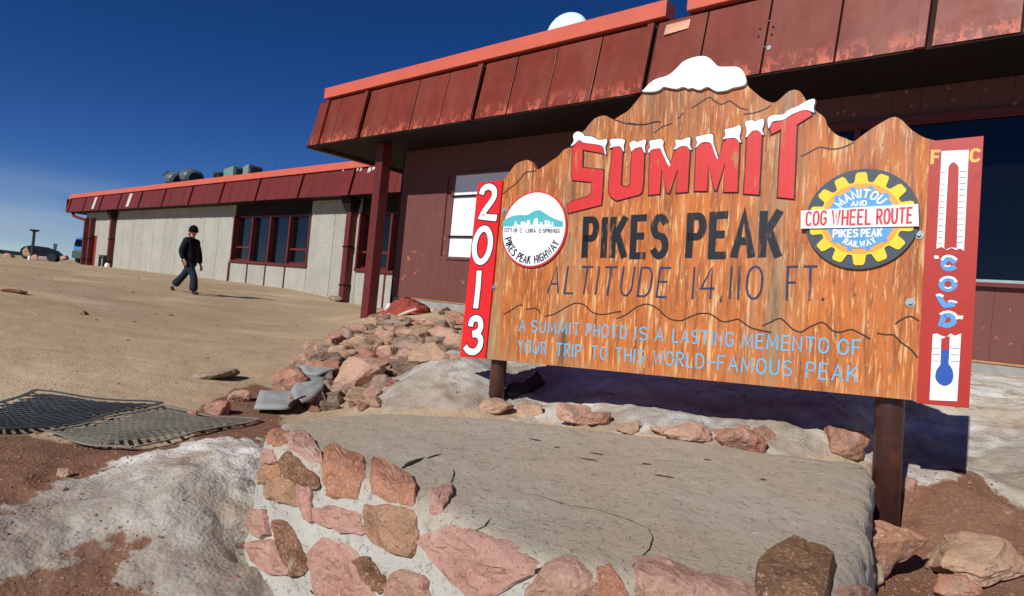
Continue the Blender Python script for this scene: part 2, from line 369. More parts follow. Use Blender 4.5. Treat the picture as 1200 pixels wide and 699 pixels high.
# pale replacement panels
M_PALE = simple('pale_primer', (196, 188, 184), .7)
for (xt, yt, xb, yb) in ((108, 247, 104.5, 233),):
    pass
for px in (108.5, 149.5):
    s_ = st(px, 242 if px < 120 else 234, TFF)[0]
    q = MB(); d = -.012
    q.hexa([(s_ - .2, TFF + d, ZSF + .1), (s_ + .25, TFF + d, ZSF + .1), (s_ + .25, TFF, ZSF + .1), (s_ - .2, TFF, ZSF + .1), (s_ - .2, TFF + .17 + d, ZPF - .05), (s_ + .25, TFF + .17 + d, ZPF - .05), (s_ + .25, TFF + .17, ZPF - .05), (s_ - .2, TFF + .17, ZPF - .05)])
    q.build('patched_panel', M_PALE, FAR)
for (px, py) in ((400, 197.5), (417, 197), (421, 197.5), (431, 199), (436, 196)):
    s_, z_ = st(px, py, TFF + .1); q = MB(); d = .19 * (z_ - ZSF) / (ZPF - ZSF)
    w_ = .05 if px < 425 else .09
    q.hexa([(s_ - w_, TFF + d - .03, z_ - .1), (s_ + w_, TFF + d - .03, z_ - .06), (s_ + w_, TFF + d + .01, z_ - .06), (s_ - w_, TFF + d + .01, z_ - .1), (s_ - w_ * .8, TFF + d, z_ + .08), (s_ + w_, TFF + d, z_ + .1), (s_ + w_, TFF + d + .03, z_ + .1), (s_ - w_, TFF + d + .03, z_ + .08)])
    q.build('peeled_patch', M_PALE, FAR)
# aggregate wall panels, window bays
W1a, W1b = st(276, 254, TWF)[0], st(365, 253, TWF)[0]
sz = st(320, 308, TWF)[1]; WZ0, WZ1 = sz, 2.62
W2a = st(419, 300, TWF)[0]; W2b = W2a + 6.9
D0, D1 = st(104, 310, TWF)[0], st(110.5, 312, TWF)[0]
DT = st(107, 277.5, TWF)[1]
print('w1', W1a, W1b, 'sill', sz, 'w2', W2a, W2b, 'door', D0, D1, DT)
edges = []
x = FWL
cuts = sorted([FWL, D0, D1, W1a, W1b, W2a, W2b, -11.52])
for i in range(len(cuts) - 1):
    a, b = cuts[i], cuts[i + 1]
    n = max(1, round((b - a) / 1.7)); w = (b - a) / n
    for k in range(n):
        x0, x1 = a + k * w + .012, a + (k + 1) * w - .012
        if abs(a - D0) < .01: z0, z1 = DT + .05, ZSF + .02
        elif abs(a - W1a) < .01 or abs(a - W2a) < .01: z0, z1 = -1.0, WZ0 - .12
        else: z0, z1 = -1.0, ZSF + .02
        q = MB(); q.box(x0, x1, TWF, TWF + .1, z0, z1); q.build('wall_panel', M_AGG, FAR)
        if (abs(a - W1a) < .01 or abs(a - W2a) < .01) and k:
            q = MB(); q.box(x0 - .05, x0 + .03, TWF - .03, TWF - .001, -1.0, WZ0 - .1); q.build('wall_strip', M_TRIM, FAR)
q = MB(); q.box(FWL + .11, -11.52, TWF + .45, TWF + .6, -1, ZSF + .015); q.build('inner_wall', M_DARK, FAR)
q = MB(); q.box(FWL, FWL + .1, TWF + .102, 26, -1, ZSF + .015); q.build('end_wall', M_AGG, FAR)
for xa_, xb_ in ((FWL + .11, W1a), (W1b, W2a), (W2b, -11.55)):
    q = MB(); q.box(xa_, xb_, TWF + .1, TWF + .14, -1, ZSF + .015); q.build('panel_backing', M_BLACK, FAR)
def far_window(a, b):
    wn = empty('window', (0, 0, 0)); wn.parent = FAR
    y0, y1 = TWF + .12, TWF + .24
    q = MB(); q.box(a, b, y0 - .1, y1, WZ1, ZSF + .015); q.build('header', M_DARK, wn)
    q = MB(); q.box(a - .05, b + .05, TWF - .08, y1, WZ0 - .11, WZ0); q.build('sill', M_TRIM, wn, bevel=.008)
    for xx in (a, b):
        q = MB(); q.box(xx - .05, xx + .04, TWF - .05, y1, WZ0 + .002, WZ1 - .002); q.build('jamb', M_TRIM, wn)
    n = 4; w = (b - a - .08) / n
    q = MB(); q.box(a + .05, b - .05, y0, y1, WZ1 - .08, WZ1 - .003); q.build('frame', M_TRIM, wn)
    for i in range(n):
        x0 = a + .04 + i * w
        if i: q = MB(); q.box(x0 - .05, x0 + .05, y0 - .1, y1, WZ0 + .002, WZ1 - .085); q.build('mullion', M_TRIM, wn)
        zm = WZ0 + .62
        q = MB(); q.box(x0 + .055, x0 + w - .055, y1 - .04, y1 - .02, WZ0 + .03, WZ1 - .09); q.build('pane', M_GLASS, wn)
        if i in (0, 3):
            q = MB(); q.box(x0 + .06, x0 + w - .06, y0, y1 - .045, zm - .05, zm + .03); q.build('transom', M_TRIM, wn)
            q = MB(); q.box(x0 + .06, x0 + w - .06, y0, y1 - .045, WZ0 + .003, WZ0 + .08); q.build('sash', M_TRIM, wn)
far_window(W1a, W1b); far_window(W2a, W2b)
q = MB(); q.box(W1a - .17, W1a - .052, TWF - .06, TWF - .002, -.9, WZ0 - .12); q.build('wall_strip', M_TRIM, FAR)
dr = empty('door', (0, 0, 0)); dr.parent = FAR
q = MB(); q.box(D0 + .02, D1 - .02, TWF + .03, TWF + .08, -.8, DT); q.build('door_leaf', simple('door_red', (140, 48, 38), .6), dr)
q = MB(); q.tube([(D1 - .15, TWF - .02, .55), (D1 - .15, TWF + .03, .55)], .03, 8); q.build('handle', M_GREY, dr)
q = MB(); q.box(D0 - .02, D1 + .02, TWF - .02, TWF + .1, DT + .002, DT + .06); q.build('door_frame', M_TRIM, dr)
def downpipe(px, py, w, hopper=True):
    s_ = st(px, py, TWF - .15)[0]
    d = empty('downpipe', (0, 0, 0)); d.parent = FAR
    q = MB(); q.box(s_ - w, s_ + w, TWF - .3, TWF - .04, -.85, ZSF - .38); q.build('pipe', M_TRIM, d, bevel=.01)
    if hopper:
        q = MB(); q.hexa([(s_ - w * 1.1, TWF - .33, ZSF - .5), (s_ + w * 1.1, TWF - .33, ZSF - .5), (s_ + w * 1.1, TWF - .03, ZSF - .5), (s_ - w * 1.1, TWF - .03, ZSF - .5),
                          (s_ - w * 2.4, TWF - .5, ZSF - .02), (s_ + w * 2.4, TWF - .5, ZSF - .02), (s_ + w * 2.4, TWF - .03, ZSF - .02), (s_ - w * 2.4, TWF - .03, ZSF - .02)])
        q.build('hopper', M_DARK, d)
    for zz in (-.1, 1.3):
        q = MB(); q.box(s_ - w * 1.25, s_ + w * 1.25, TWF - .315, TWF - .03, zz, zz + .06); q.build('bracket', M_BLACK, d)
    return d
downpipe(402.5, 354, .14); downpipe(127.5, 313, .15); downpipe(103.5, 312, .13, False); downpipe(97, 312, .12, False)
# strut under the far soffit
a_ = st(84, 254, TFF + .2)[0]; q = MB(); q.tube([(a_, TFF + .25, ZSF - .02), (a_ + .1, TFF + .3, ZSF - .25), (FWL + .3, TWF - .1, ZSF - .5)], .1, 8); q.build('roof_strut', M_TRIM, FAR)
# ------------------------------------------------------------------ roof equipment
BM = Matrix.Rotation(-YAW, 4, 'Z')
def bworld(s, t, z): return BM @ Vector((s, t, z)) + Vector((0, 0, EYE))
def roof_thing(name, s, t, z, label, cat, group=None):
    return empty(name, bworld(s, t, z), (0, 0, -YAW), label, cat, group)
# dish dome on the near roof
T_ = TF + 2.6
s_, z_ = st(664, 46, T_)
dome = roof_thing('satellite_dish', s_, T_, z_ + .12, 'pale round dish showing above the orange edge of the near roof', 'dish')
R_ = (st(684, 40, T_)[0] - st(641, 44, T_)[0]) / 2 * .90
vs, fs = [], []; nu, nv = 28, 9
for i in range(nv + 1):
    ph = math.pi / 2 * i / nv
    for k in range(nu):
        a = 2 * math.pi * k / nu; vs.append((.94 * R_ * math.sin(ph) * math.cos(a), -.34 * R_ * math.cos(ph), R_ * math.sin(ph) * math.sin(a) * 1.06))
for i in range(nv):
    for k in range(nu): a = i * nu + k; b = i * nu + (k + 1) % nu; fs.append((a, b, b + nu, a + nu))
M_DISH = simple('dish_white', (214, 232, 228), .5, .4, .04, 3, .0005)
q = MB(); q.add(vs, fs); r_ = q.build('reflector', M_DISH, dome, True)
so = r_.modifiers.new('thick', 'SOLIDIFY'); so.thickness = .03
r_.rotation_euler = (math.radians(-14), math.radians(8), math.radians(20))
q = MB(); q.tube([(0, .25, -1.2), (0, .2, -.1)], .05, 8); q.build('mast', M_GREY, dome)
q = MB(); q.tube([(.94 * R_ * math.cos(a), 0, R_ * 1.06 * math.sin(a)) for a in [2 * math.pi * k / 32 for k in range(33)]], .018, 6, False); rr_ = q.build('rim', M_DISH, dome, True); rr_.rotation_euler = r_.rotation_euler
def antenna(px, py0, py1, t, label, g):
    s_, z0 = st(px, py1, t); z1 = st(px + 1, py0, t)[1]
    r = roof_thing('whip_antenna', s_, t, z0 - .5, label, 'antenna', g)
    q = MB(); q.tube([(0, 0, 0), (0, 0, z1 - z0 + .5)], [.012 * t / 12, .006 * t / 12], 6); q.build('rod', M_ROOFDARK, r)
    q = MB(); q.tube([(0, 0, 0), (0, 0, .35)], .03, 6); q.build('mount', M_ROOFDARK, r)
antenna(421, 77, 100, TF + 1.0, 'thin whip antenna above the left end of the near roof', 'whip antennas')
antenna(722, 17, 30, TF + 1.0, 'short whip antenna on the near roof right of the pale dish', 'whip antennas')
antenna(93, 222, 235, TFF + 1.5, 'thin whip antenna near the far left end of the long roof', 'whip antennas')
antenna(322, 182, 202, TFF + 1.5, 'thin whip antenna on the long roof right of the boxy vents', 'whip antennas')
M_VENT = simple('vent_metal', (112, 124, 128), .4, .5, .2, 4, .001, .5)
# two round ventilators
T_ = TFF + 2.2
def vent_ball(px, py, w, label):
    s_, z_ = st(px, py, T_); Rr = (st(px + w / 2, py, T_)[0] - st(px - w / 2, py, T_)[0]) / 2 * .66
    r = roof_thing('roof_ventilator', s_, T_, z_ - Rr * 1.2, label, 'ventilator', 'round roof ventilators')
    q = MB(); q.tube([(0, 0, -.6), (0, 0, Rr * .5)], Rr * .55, 14); q.build('duct', M_VENT, r, True)
    q = MB(); vs, fs = [], []
    for i in range(9):
        ph = math.pi * i / 8
        for k in range(18):
            a = 2 * math.pi * k / 18; f = 1 + (.05 if k % 2 else -.03)
            vs.append((Rr * f * math.sin(ph) * math.cos(a), Rr * f * math.sin(ph) * math.sin(a), Rr * 1.1 + Rr * .8 * math.cos(ph)))
    for i in range(8):
        for k in range(18): a = i * 18 + k; b = i * 18 + (k + 1) % 18; fs.append((a, a + 18, b + 18, b))
    q.add(vs, fs); q.build('cowl', M_VENT, r)
    q = MB(); q.tube([(Rr * .5, -Rr * .2, Rr * 1.0), (Rr * 1.35, -Rr * .2, Rr * .85)], [Rr * .62, Rr * .6], 14); q.build('outlet', M_ROOFDARK, r)
vent_ball(207, 210, 15, 'left of two round metal ventilators, with a dark fin beside it')
vent_ball(225, 207, 16, 'right of two round metal ventilators on the long roof')
s_, z_ = st(196, 206, T_); r = roof_thing('roof_fin', s_, T_, z_ - .6, 'small dark pointed cowl left of the round ventilators', 'roof cowl')
q = MB(); q.tube([(0, 0, -.3), (0, 0, .55)], .07, 8); q.build('post', M_ROOFDARK, r)
q = MB(); q.hexa([(-.6, -.1, .62), (.5, -.2, .5), (.5, .2, .5), (-.6, .1, .62), (-.62, -.05, .7), (.5, -.2, .8), (.5, .2, .8), (-.62, .05, .7)]); q.build('vane', M_ROOFDARK, r)
M_PALEGREEN = simple('unit_green', (118, 138, 132), .6)
def unit(x0, y0, x1, y1, label, name, dark_left=False):
    a, zb = st(x0, y1, T_); b, zt = st(x1, y0, T_)
    r = roof_thing(name, (a + b) / 2, T_, zb - .5, label, 'vent unit', 'boxy roof vents')
    w = (b - a) / 2 * .8; h = (zt - zb) * .8 + .5
    q = MB(); q.hexa([(-w, -.35, 0), (w * .6, -.35, 0), (w * .6, .35, 0), (-w, .35, 0), (-w, -.35, h * .86), (w * .5, -.35, h), (w * .5, .35, h), (-w, .35, h * .86)]); q.build('housing', M_PALEGREEN, r, bevel=.02)
    q = MB(); q.hexa([(w * .61, -.3, 0), (w, -.3, 0), (w, .3, 0), (w * .61, .3, 0), (w * .51, -.3, h * .96), (w * .95, -.3, h * .8), (w * .95, .3, h * .8), (w * .51, .3, h * .96)]); q.build('hood', M_ROOFDARK, r)
    if dark_left:
        q = MB(); q.box(-w * 1.9, -w * 1.02, -.6, .4, 0, h * .62); q.build('intake', M_ROOFDARK, r, bevel=.02)
        q = MB(); q.box(-w * 1.75, -w * 1.2, -.63, -.605, h * .3, h * .52); q.build('intake_opening', M_BLACK, r)
unit(268, 194, 287, 204, 'wide pale green vent unit with a dark intake on the long roof', 'vent_unit', True)
unit(291.5, 192, 303, 201, 'small pale vent unit right of the wider one on the long roof', 'vent_unit')

# ------------------------------------------------------------------ ground
def _hash(ix, iy, seed):
    h = (ix.astype(np.int64) * 374761393 + iy.astype(np.int64) * 668265263 + seed * 1442695041) & 0x7fffffff
    h = ((h ^ (h >> 13)) * 1274126177) & 0x7fffffff
    return ((h ^ (h >> 16)) & 0xffff) / 65535.0
def vnoise(x, y, seed=0):
    ix = np.floor(x); iy = np.floor(y); fx = x - ix; fy = y - iy; fx = fx * fx * (3 - 2 * fx); fy = fy * fy * (3 - 2 * fy)
    a = _hash(ix, iy, seed); b = _hash(ix + 1, iy, seed); c = _hash(ix, iy + 1, seed); d = _hash(ix + 1, iy + 1, seed)
    return (a * (1 - fx) + b * fx) * (1 - fy) + (c * (1 - fx) + d * fx) * fy
def fbm(x, y, oct=5, seed=0, gain=.5):
    s = 0; a = 1; t = 0
    for i in range(oct):
        s = s + a * (vnoise(x * 2 ** i + i * 17.3, y * 2 ** i - i * 9.1, seed + i) - .5); t += a; a *= gain
    return s / t
ctl = []
def cz(px, py, z): P = on_z(px, py, z); ctl.append((P.x, P.y, z))
def cst(s, t, z): P = AR * s + BR * t; ctl.append((P.x, P.y, z))
for s, t, z in ((-51, 13.6, -.5), (-46, 13.6, -.42), (-42, 13.6, -.42), (-36, 13.6, -.42), (-30, 13.6, -.42), (-22.4, 13.6, -.5), (-20.2, 13.6, -.68), (-17, 13.6, -.74), (-13, 13, -.7),
                (-11.5, 9, -.42), (-9.5, 9, -.32), (-6, 9, -.3), (-.6, 8.9, -.31), (3, 8.9, -.30), (-11.6, 8.2, -.78), (-3, 9, -.2), (-56, 14, -.55), (-60, 24, -.55)): cst(s, t, z)
ctl += [(-8.3, 16.4, -.67), (-70, 60, -.5), (-60, 80, -.5), (-90, 60, -.5), (-45, 45, -.5), (-40, 40, -.48), (60, 60, -.5), (20, 60, -.5), (-20, 110, -.5), (-110, 110, -.6), (-90, -20, -.8), (-20, 0, -.95), (-10, 1, -.98), (-6, -2, -1.0), (0, -3, -1.1), (6, -1, -1.0), (20, 0, -.6), (12, 4, -.35)]
for c in ((0, 400, -.80), (200, 400, -.76), (0, 345, -.6), (300, 420, -.80), (50, 470, -.9), (150, 515, -.94), (250, 500, -.93), (290, 450, -.87), (330, 492, -.92),
          (0, 600, -.96), (100, 560, -.95), (200, 580, -.90), (280, 555, -.92), (285, 650, -1.09), (150, 660, -1.05), (20, 685, -1.08), (330, 720, -1.15), (0, 800, -1.15), (200, 800, -1.18),
          (420, 460, -.85), (440, 425, -.74), (370, 428, -.78), (480, 440, -.70), (400, 485, -.88), (520, 412, -.47), (500, 440, -.6), (450, 478, -.8), (560, 440, -.56), (592, 428, -.54), (625, 428, -.52), (540, 470, -.7),
          (565, 482, -.74), (800, 500, -.60), (700, 483, -.66), (1125, 520, -.51), (1000, 508, -.53), (850, 494, -.60), (620, 472, -.72), (1080, 525, -.58),
          (1170, 470, -.42), (1190, 432, -.29), (1150, 440, -.33), (900, 470, -.50), (1000, 478, -.47), (800, 470, -.56), (1060, 565, -.80), (1035, 615, -.92), (1100, 650, -.95), (1180, 640, -.88), (1180, 560, -.70), (1110, 580, -.80), (1150, 720, -1.0), (1000, 800, -1.1), (600, 900, -1.15), (1300, 700, -.9), (1300, 520, -.45)): cz(*c)
C_ = np.array(ctl)
def tf(x, y): return np.stack([np.arctan2(x, y) * 1.6, .5 * np.log(x * x + y * y + .3)], -1)
def _k(d2): return np.where(d2 > 1e-12, .5 * d2 * np.log(np.maximum(d2, 1e-12)), 0)
Pc = tf(C_[:, 0], C_[:, 1]); nC = len(Pc)
K = _k(((Pc[:, None] - Pc[None]) ** 2).sum(-1)) + np.eye(nC) * .004
Q1 = np.hstack([np.ones((nC, 1)), Pc]); A_ = np.block([[K, Q1], [Q1.T, np.zeros((3, 3))]])
wts = np.linalg.solve(A_, np.concatenate([C_[:, 2], np.zeros(3)]))
def base_z(x, y):
    x = np.asarray(x, float); y = np.asarray(y, float); p = tf(x, y); o = wts[nC] + p @ wts[nC + 1:]
    for i in range(nC): o = o + wts[i] * _k(((p - Pc[i]) ** 2).sum(-1))
    r = np.sqrt(x * x + y * y)
    o = np.clip(o, -1.35, -.05)
    f = np.clip((r - 55) / 40, 0, 1); o = o * (1 - f) + (-.5) * f
    o = o - np.where(r > 130, (r - 130) ** 1.15 * .35, 0)            # the summit plateau falls away
    return o + EYE
def ground_hit(px, py):
    r = ray(px, py); lo = .8; k = lo
    ks = np.exp(np.linspace(math.log(.8), math.log(125), 400))
    zz = base_z(r.x * ks, r.y * ks); ray_z = EYE + r.z * ks
    w = np.where(ray_z < zz)[0]
    i = w[0] if len(w) else len(ks) - 1
    if i > 0:
        a = ray_z[i - 1] - zz[i - 1]; b = ray_z[i] - zz[i]; f = a / (a - b) if a != b else 0; k = ks[i - 1] + f * (ks[i] - ks[i - 1])
    else: k = ks[0]
    P = r * k; return Vector((P.x, P.y, float(base_z(P.x, P.y))))
def gpoly(pts): return [ground_hit(*p) for p in pts]
def poly_sd(X, Y, poly):                # signed distance, positive inside
    d = np.full(X.shape, 1e9); ins = np.zeros(X.shape, bool); n = len(poly)
    for i in range(n):
        ax, ay = poly[i][0], poly[i][1]; bx, by = poly[(i + 1) % n][0], poly[(i + 1) % n][1]
        ex, ey = bx - ax, by - ay; t = np.clip(((X - ax) * ex + (Y - ay) * ey) / (ex * ex + ey * ey + 1e-12), 0, 1)
        d = np.minimum(d, np.hypot(X - ax - t * ex, Y - ay - t * ey))
        c = ((ay > Y) != (by > Y)) & (X < (bx - ax) * (Y - ay) / (by - ay + 1e-12) + ax); ins ^= c
    return np.where(ins, d, -d)
def sm(v, a, b): t = np.clip((v - a) / (b - a), 0, 1); return t * t * (3 - 2 * t)
snow_polys = [gpoly([(-60, 640), (0, 598), (70, 568), (150, 545), (200, 530), (270, 520), (310, 515), (305, 540), (296, 580), (287, 615), (292, 655), (330, 700), (280, 735), (200, 715), (160, 670), (175, 640), (150, 622), (110, 632), (60, 650), (0, 668), (-60, 690)]),
              gpoly([(445, 462), (460, 432), (490, 418), (520, 410), (560, 414), (600, 420), (640, 425), (640, 470), (560, 476), (520, 482), (470, 482), (440, 478)]),
              gpoly([(600, 425), (1140, 408), (1400, 400), (1400, 620), (1200, 600), (1150, 560), (1100, 566), (1074, 552), (1020, 545), (900, 530), (800, 517), (700, 505), (600, 494)]) + []]
snow_polys[2][1:3] = [bworld(-.8, 8.8, -.2), bworld(6, 8.8, -.2)]
snow_polys[2][0] = bworld(-6.2, 8.0, -.3)
red_polys = [gpoly([(-100, 512), (40, 505), (60, 520), (180, 525), (290, 520), (300, 545), (270, 535), (150, 555), (0, 605), (-100, 640)]),
             gpoly([(-100, 690), (0, 672), (60, 655), (150, 640), (260, 650), (320, 690), (330, 820), (-100, 900)]),
             gpoly([(1010, 540), (1085, 540), (1175, 565), (1280, 620), (1300, 800), (960, 800), (1005, 640)]),
             gpoly([(250, 470), (300, 450), (350, 470), (310, 500), (250, 500), (215, 490)]),
             gpoly([(210, 480), (330, 490), (320, 520), (240, 520)]),
             gpoly([(-100, 600), (60, 560), (200, 520), (310, 510), (300, 600), (330, 720), (330, 820), (-100, 900)])]
NT, NR = 560, 620
th = np.linspace(-100, 100, NT) * math.pi / 180
rr = np.concatenate([[0.0], np.exp(np.linspace(math.log(.55), math.log(150), NR - 14)), np.array([160, 175, 200, 240, 300, 400, 520, 700, 900, 1200, 1600, 2200, 3000])])
TH, RR = np.meshgrid(th, rr, indexing='ij'); GX = RR * np.sin(TH); GY = RR * np.cos(TH)
GZ = base_z(GX, GY)
n1 = fbm(GX * 1.3, GY * 1.3, 4, 11); n2 = fbm(GX * 6, GY * 6, 5, 23, .6); n3 = fbm(GX * 25, GY * 25, 4, 41, .6)
SN = np.zeros(GX.shape)
for i, P in enumerate(snow_polys):
    sd = poly_sd(GX, GY, P); SN = np.maximum(SN, sm(sd + n1 * .30 + n2 * .36 + n3 * .10, -.16, .18))
RD = np.zeros(GX.shape)
for P in red_polys: RD = np.maximum(RD, sm(poly_sd(GX, GY, P) + n1 * .2 + n2 * .15, -.08, .12))
GR = np.maximum(sm(2.85 - GY - GX * .1, -.1, .6) * sm(-GX, -.2, .2), .7 * sm(4.1 - GY + np.clip(-GX, 0, 1) * .3, -.2, .3) * sm(GX, -.2, .1))
GR = np.maximum(GR, .7 * sm(poly_sd(GX, GY, snow_polys[1]), -.3, .0))
near = np.clip(1 - (RR - 4) / 14, .12, 1)
ridge = np.abs(fbm(GX * 3.2, GY * 3.2, 5, 77, .55))
GZ = GZ + n1 * .05 * np.clip(RR / 8, .3, 1) + n2 * .018 * near + n3 * .010 * near
GZ = GZ + SN * (.03 + n2 * .06 - ridge * .03 + n3 * .006) * np.clip(RR / 2, .6, 1.0)
GZ = np.where((RR > 60) & (RR < 131), GZ + fbm(GX * .12, GY * .12, 4, 5) * .25 * sm(RR, 60, 90), GZ)
vs = np.stack([GX, GY, GZ], -1).reshape(-1, 3)
nr = len(rr); I, J = np.meshgrid(np.arange(NT - 1), np.arange(nr - 1), indexing='ij')
a = (I * nr + J).ravel(); F = np.stack([a, a + 1, a + nr + 1, a + nr], -1)[:, ::-1]
F = F[(J.ravel() > 0)]
T0 = [(i * nr + 1, i * nr, (i + 1) * nr + 1) for i in range(0)]
me = bpy.data.meshes.new('ground'); me.vertices.add(len(vs)); me.vertices.foreach_set('co', vs.ravel())
me.loops.add(F.size); me.polygons.add(len(F)); me.loops.foreach_set('vertex_index', F.ravel().astype(np.int32))
me.polygons.foreach_set('loop_start', np.arange(0, F.size, 4, dtype=np.int32)); me.polygons.foreach_set('loop_total', np.full(len(F), 4, np.int32))
me.update(calc_edges=True); me.polygons.foreach_set('use_smooth', np.ones(len(F), bool))
for nm, arr in (('snow', SN), ('red', RD), ('grime', GR)):
    at = me.attributes.new(nm, 'FLOAT', 'POINT'); at.data.foreach_set('value', arr.ravel().astype(np.float32))
nrm = me.vertices[NT // 2 * nr + 50].normal
if nrm.z < 0: me.flip_normals()
m = Mat('ground_mix', lin((192, 169, 137)), .95, .12)
m.var(.10, .5).layer(lin((184, 154, 118)), .8, .45, .7, .7).layer(lin((210, 190, 158)), 2.4, .55, .75, .6, off=4)
m.mix(m.ramp(m.vor(55), .0, .22), lin((136, 116, 94)), k=.35); m.mix(m.ramp(m.noise(90, detail=3, off=2), .60, .70), lin((214, 200, 178)), k=.6)
def attr(mm, nm): at = mm.N('Attribute'); at.attribute_name = nm; return at.outputs['Fac']
m.layer(lin((164, 138, 106)), .22, .46, .62, .5, detail=5, off=31).layer(lin((212, 190, 156)), .35, .52, .68, .6, detail=5, off=37)
m.layer(lin((158, 130, 100)), 1.0, .55, .68, .5, detail=7, off=41, stretch=(.25, 1.6, 1))
dirt = m.c
rgb = m.N('RGB'); rgb.outputs[0].default_value = lin((158, 116, 90)); m.c = rgb.outputs[0]
m.layer(lin((128, 88, 68)), 5, .42, .62, .8).layer(lin((186, 146, 120)), 55, .54, .66, .8).layer(lin((150, 126, 106)), 2.0, .5, .7, .6, detail=8, off=15).mix(m.ramp(m.vor(42), .0, .25), lin((80, 56, 46)), k=.5).layer(lin((196, 170, 150)), 38, .66, .71, .8, off=6)
redc = m.c; m.c = dirt; rf = m.ramp(m.math('ADD', attr(m, 'red'), m.math('SUBTRACT', m.noise(7, detail=7), .5)), .35, .6)
m.mix(rf, redc)
base = m.c; rgb = m.N('RGB'); rgb.outputs[0].default_value = lin((228, 226, 218)); m.c = rgb.outputs[0]
m.layer(lin((196, 180, 156)), 1.6, .42, .62, .9, detail=10, rough=.6).layer(lin((166, 140, 112)), 3.4, .50, .66, .9, detail=11, rough=.66, off=5).layer(lin((120, 94, 74)), 8, .56, .68, .8, detail=10, rough=.7, off=8).layer(lin((90, 70, 56)), 40, .62, .70, .7, detail=5, off=3)
fgd = attr(m, 'grime'); m.mix(m.math('MULTIPLY', fgd, m.ramp(m.noise(2.2, detail=12, rough=.68, off=21), .36, .56)), lin((150, 126, 98)), k=.95); m.mix(m.math('MULTIPLY', fgd, m.ramp(m.noise(9, detail=9, rough=.7, off=25), .50, .62)), lin((112, 88, 70)), k=.75); m.mix(fgd, lin((158, 154, 146)), k=.55)
snowc = m.c; m.c = base
sf = m.ramp(m.math('ADD', attr(m, 'snow'), m.math('SUBTRACT', m.noise(9, detail=12, rough=.72, off=1), .42)), .40, .54)
m.mix(sf, snowc)
m.bump(m.noise(6, detail=6, rough=.5), .016).bump(m.noise(60, detail=4, rough=.6), .004).bump(m.vor(60), .003)
m.rough(sf, .95, .5)
M_GROUND = m.done()
g = mesh_obj('ground', me, M_GROUND); tag(g, kind='structure')
from mathutils.kdtree import KDTree
def gz_fine(x, y):
    r = math.hypot(x, y); t = math.atan2(x, y); fi = (t - th[0]) / (th[1] - th[0]); i = int(min(max(fi, 0), NT - 2)); fi = min(max(fi - i, 0), 1)
    j = int(min(max(np.searchsorted(rr, r) - 1, 0), nr - 2)); fj = min(max((r - rr[j]) / (rr[j + 1] - rr[j]), 0), 1)
    return float((GZ[i, j] * (1 - fi) + GZ[i + 1, j] * fi) * (1 - fj) + (GZ[i, j + 1] * (1 - fi) + GZ[i + 1, j + 1] * fi) * fj)

# ------------------------------------------------------------------ rock makers
def rock_mesh(name, sx, sy, sz, seed, npts=19, bev=.07, rough=.03):
    R = random.Random(seed); bm = bmesh.new()
    for i in range(npts):
        v = Vector((R.gauss(0, 1), R.gauss(0, 1), R.gauss(0, 1))).normalized()
        p = [abs(c) ** .8 * (1 if c > 0 else -1) for c in v]
        k = R.uniform(.82, 1.05); bm.verts.new((p[0] * k, p[1] * k, p[2] * k * .95))
    bmesh.ops.convex_hull(bm, input=bm.verts[:])
    loose = [v for v in bm.verts if not v.link_faces]; bmesh.ops.delete(bm, geom=loose, context='VERTS')
    bmesh.ops.dissolve_limit(bm, angle_limit=math.radians(14), verts=bm.verts[:], edges=bm.edges[:])
    bmesh.ops.bevel(bm, geom=bm.edges[:], offset=bev, segments=1, affect='EDGES', clamp_overlap=True)
    bmesh.ops.triangulate(bm, faces=bm.faces[:])
    if rough > 0:
        for cut_ in ((.4, .24, .13) if npts > 12 else (.4, .24)):
            bmesh.ops.subdivide_edges(bm, edges=[e for e in bm.edges if e.calc_length() > cut_], cuts=1); bmesh.ops.triangulate(bm, faces=[f for f in bm.faces if len(f.verts) > 3])
        bm.normal_update(); off_ = Vector((seed * 1.7, seed * .3, 5))
        for v in bm.verts:
            d_ = mnoise.fractal(v.co * 1.6 + off_, .9, 2.1, 5) * .09 + abs(mnoise.noise(v.co * 3.1 + off_)) * -.07 + mnoise.noise(v.co * 9 + off_) * .018
            v.co += v.normal * d_
    xs = [v.co for v in bm.verts]; mn = [min(c[i] for c in xs) for i in range(3)]; mx = [max(c[i] for c in xs) for i in range(3)]
    for v in bm.verts:
        v.co = Vector(((v.co[0] - (mn[0] + mx[0]) / 2) / (mx[0] - mn[0]) * sx, (v.co[1] - (mn[1] + mx[1]) / 2) / (mx[1] - mn[1]) * sy, (v.co[2] - mn[2]) / (mx[2] - mn[2]) * sz))
    me = bpy.data.meshes.new(name); bm.to_mesh(me); bm.free(); return me
def rock_mat(name, c1, c2, c3):
    m = Mat(name, lin(c1), .85, .2); m.objvar(.16, .014)
    m.layer(lin((198, 178, 158)), 1.8, .52, .68, .7, off=11).layer(lin((112, 92, 80)), 2.6, .56, .7, .6, off=17, dist=.5)
    m.c = m.c; m.layer(lin(c2), 5, .45, .65, .7).layer(lin(c3), 14, .55, .7, .6, off=3)
    m.mix(m.ramp(m.noise(70, detail=3), .58, .66), lin((214, 186, 166)), k=.45); m.mix(m.ramp(m.noise(48, off=6), .62, .7), lin((62, 46, 42)), k=.5)
    m.bump(m.noise(9, detail=8, rough=.65), .02).bump(m.noise(60, detail=4), .004); return m.done()
M_ROCK = rock_mat('granite_pink', (186, 150, 124), (170, 130, 106), (158, 138, 122))
M_ROCKR = rock_mat('granite_red', (172, 122, 100), (156, 104, 84), (182, 146, 126))
M_ROCKD = rock_mat('granite_grey', (152, 130, 112), (118, 98, 84), (168, 148, 130))
ROCKN = 0
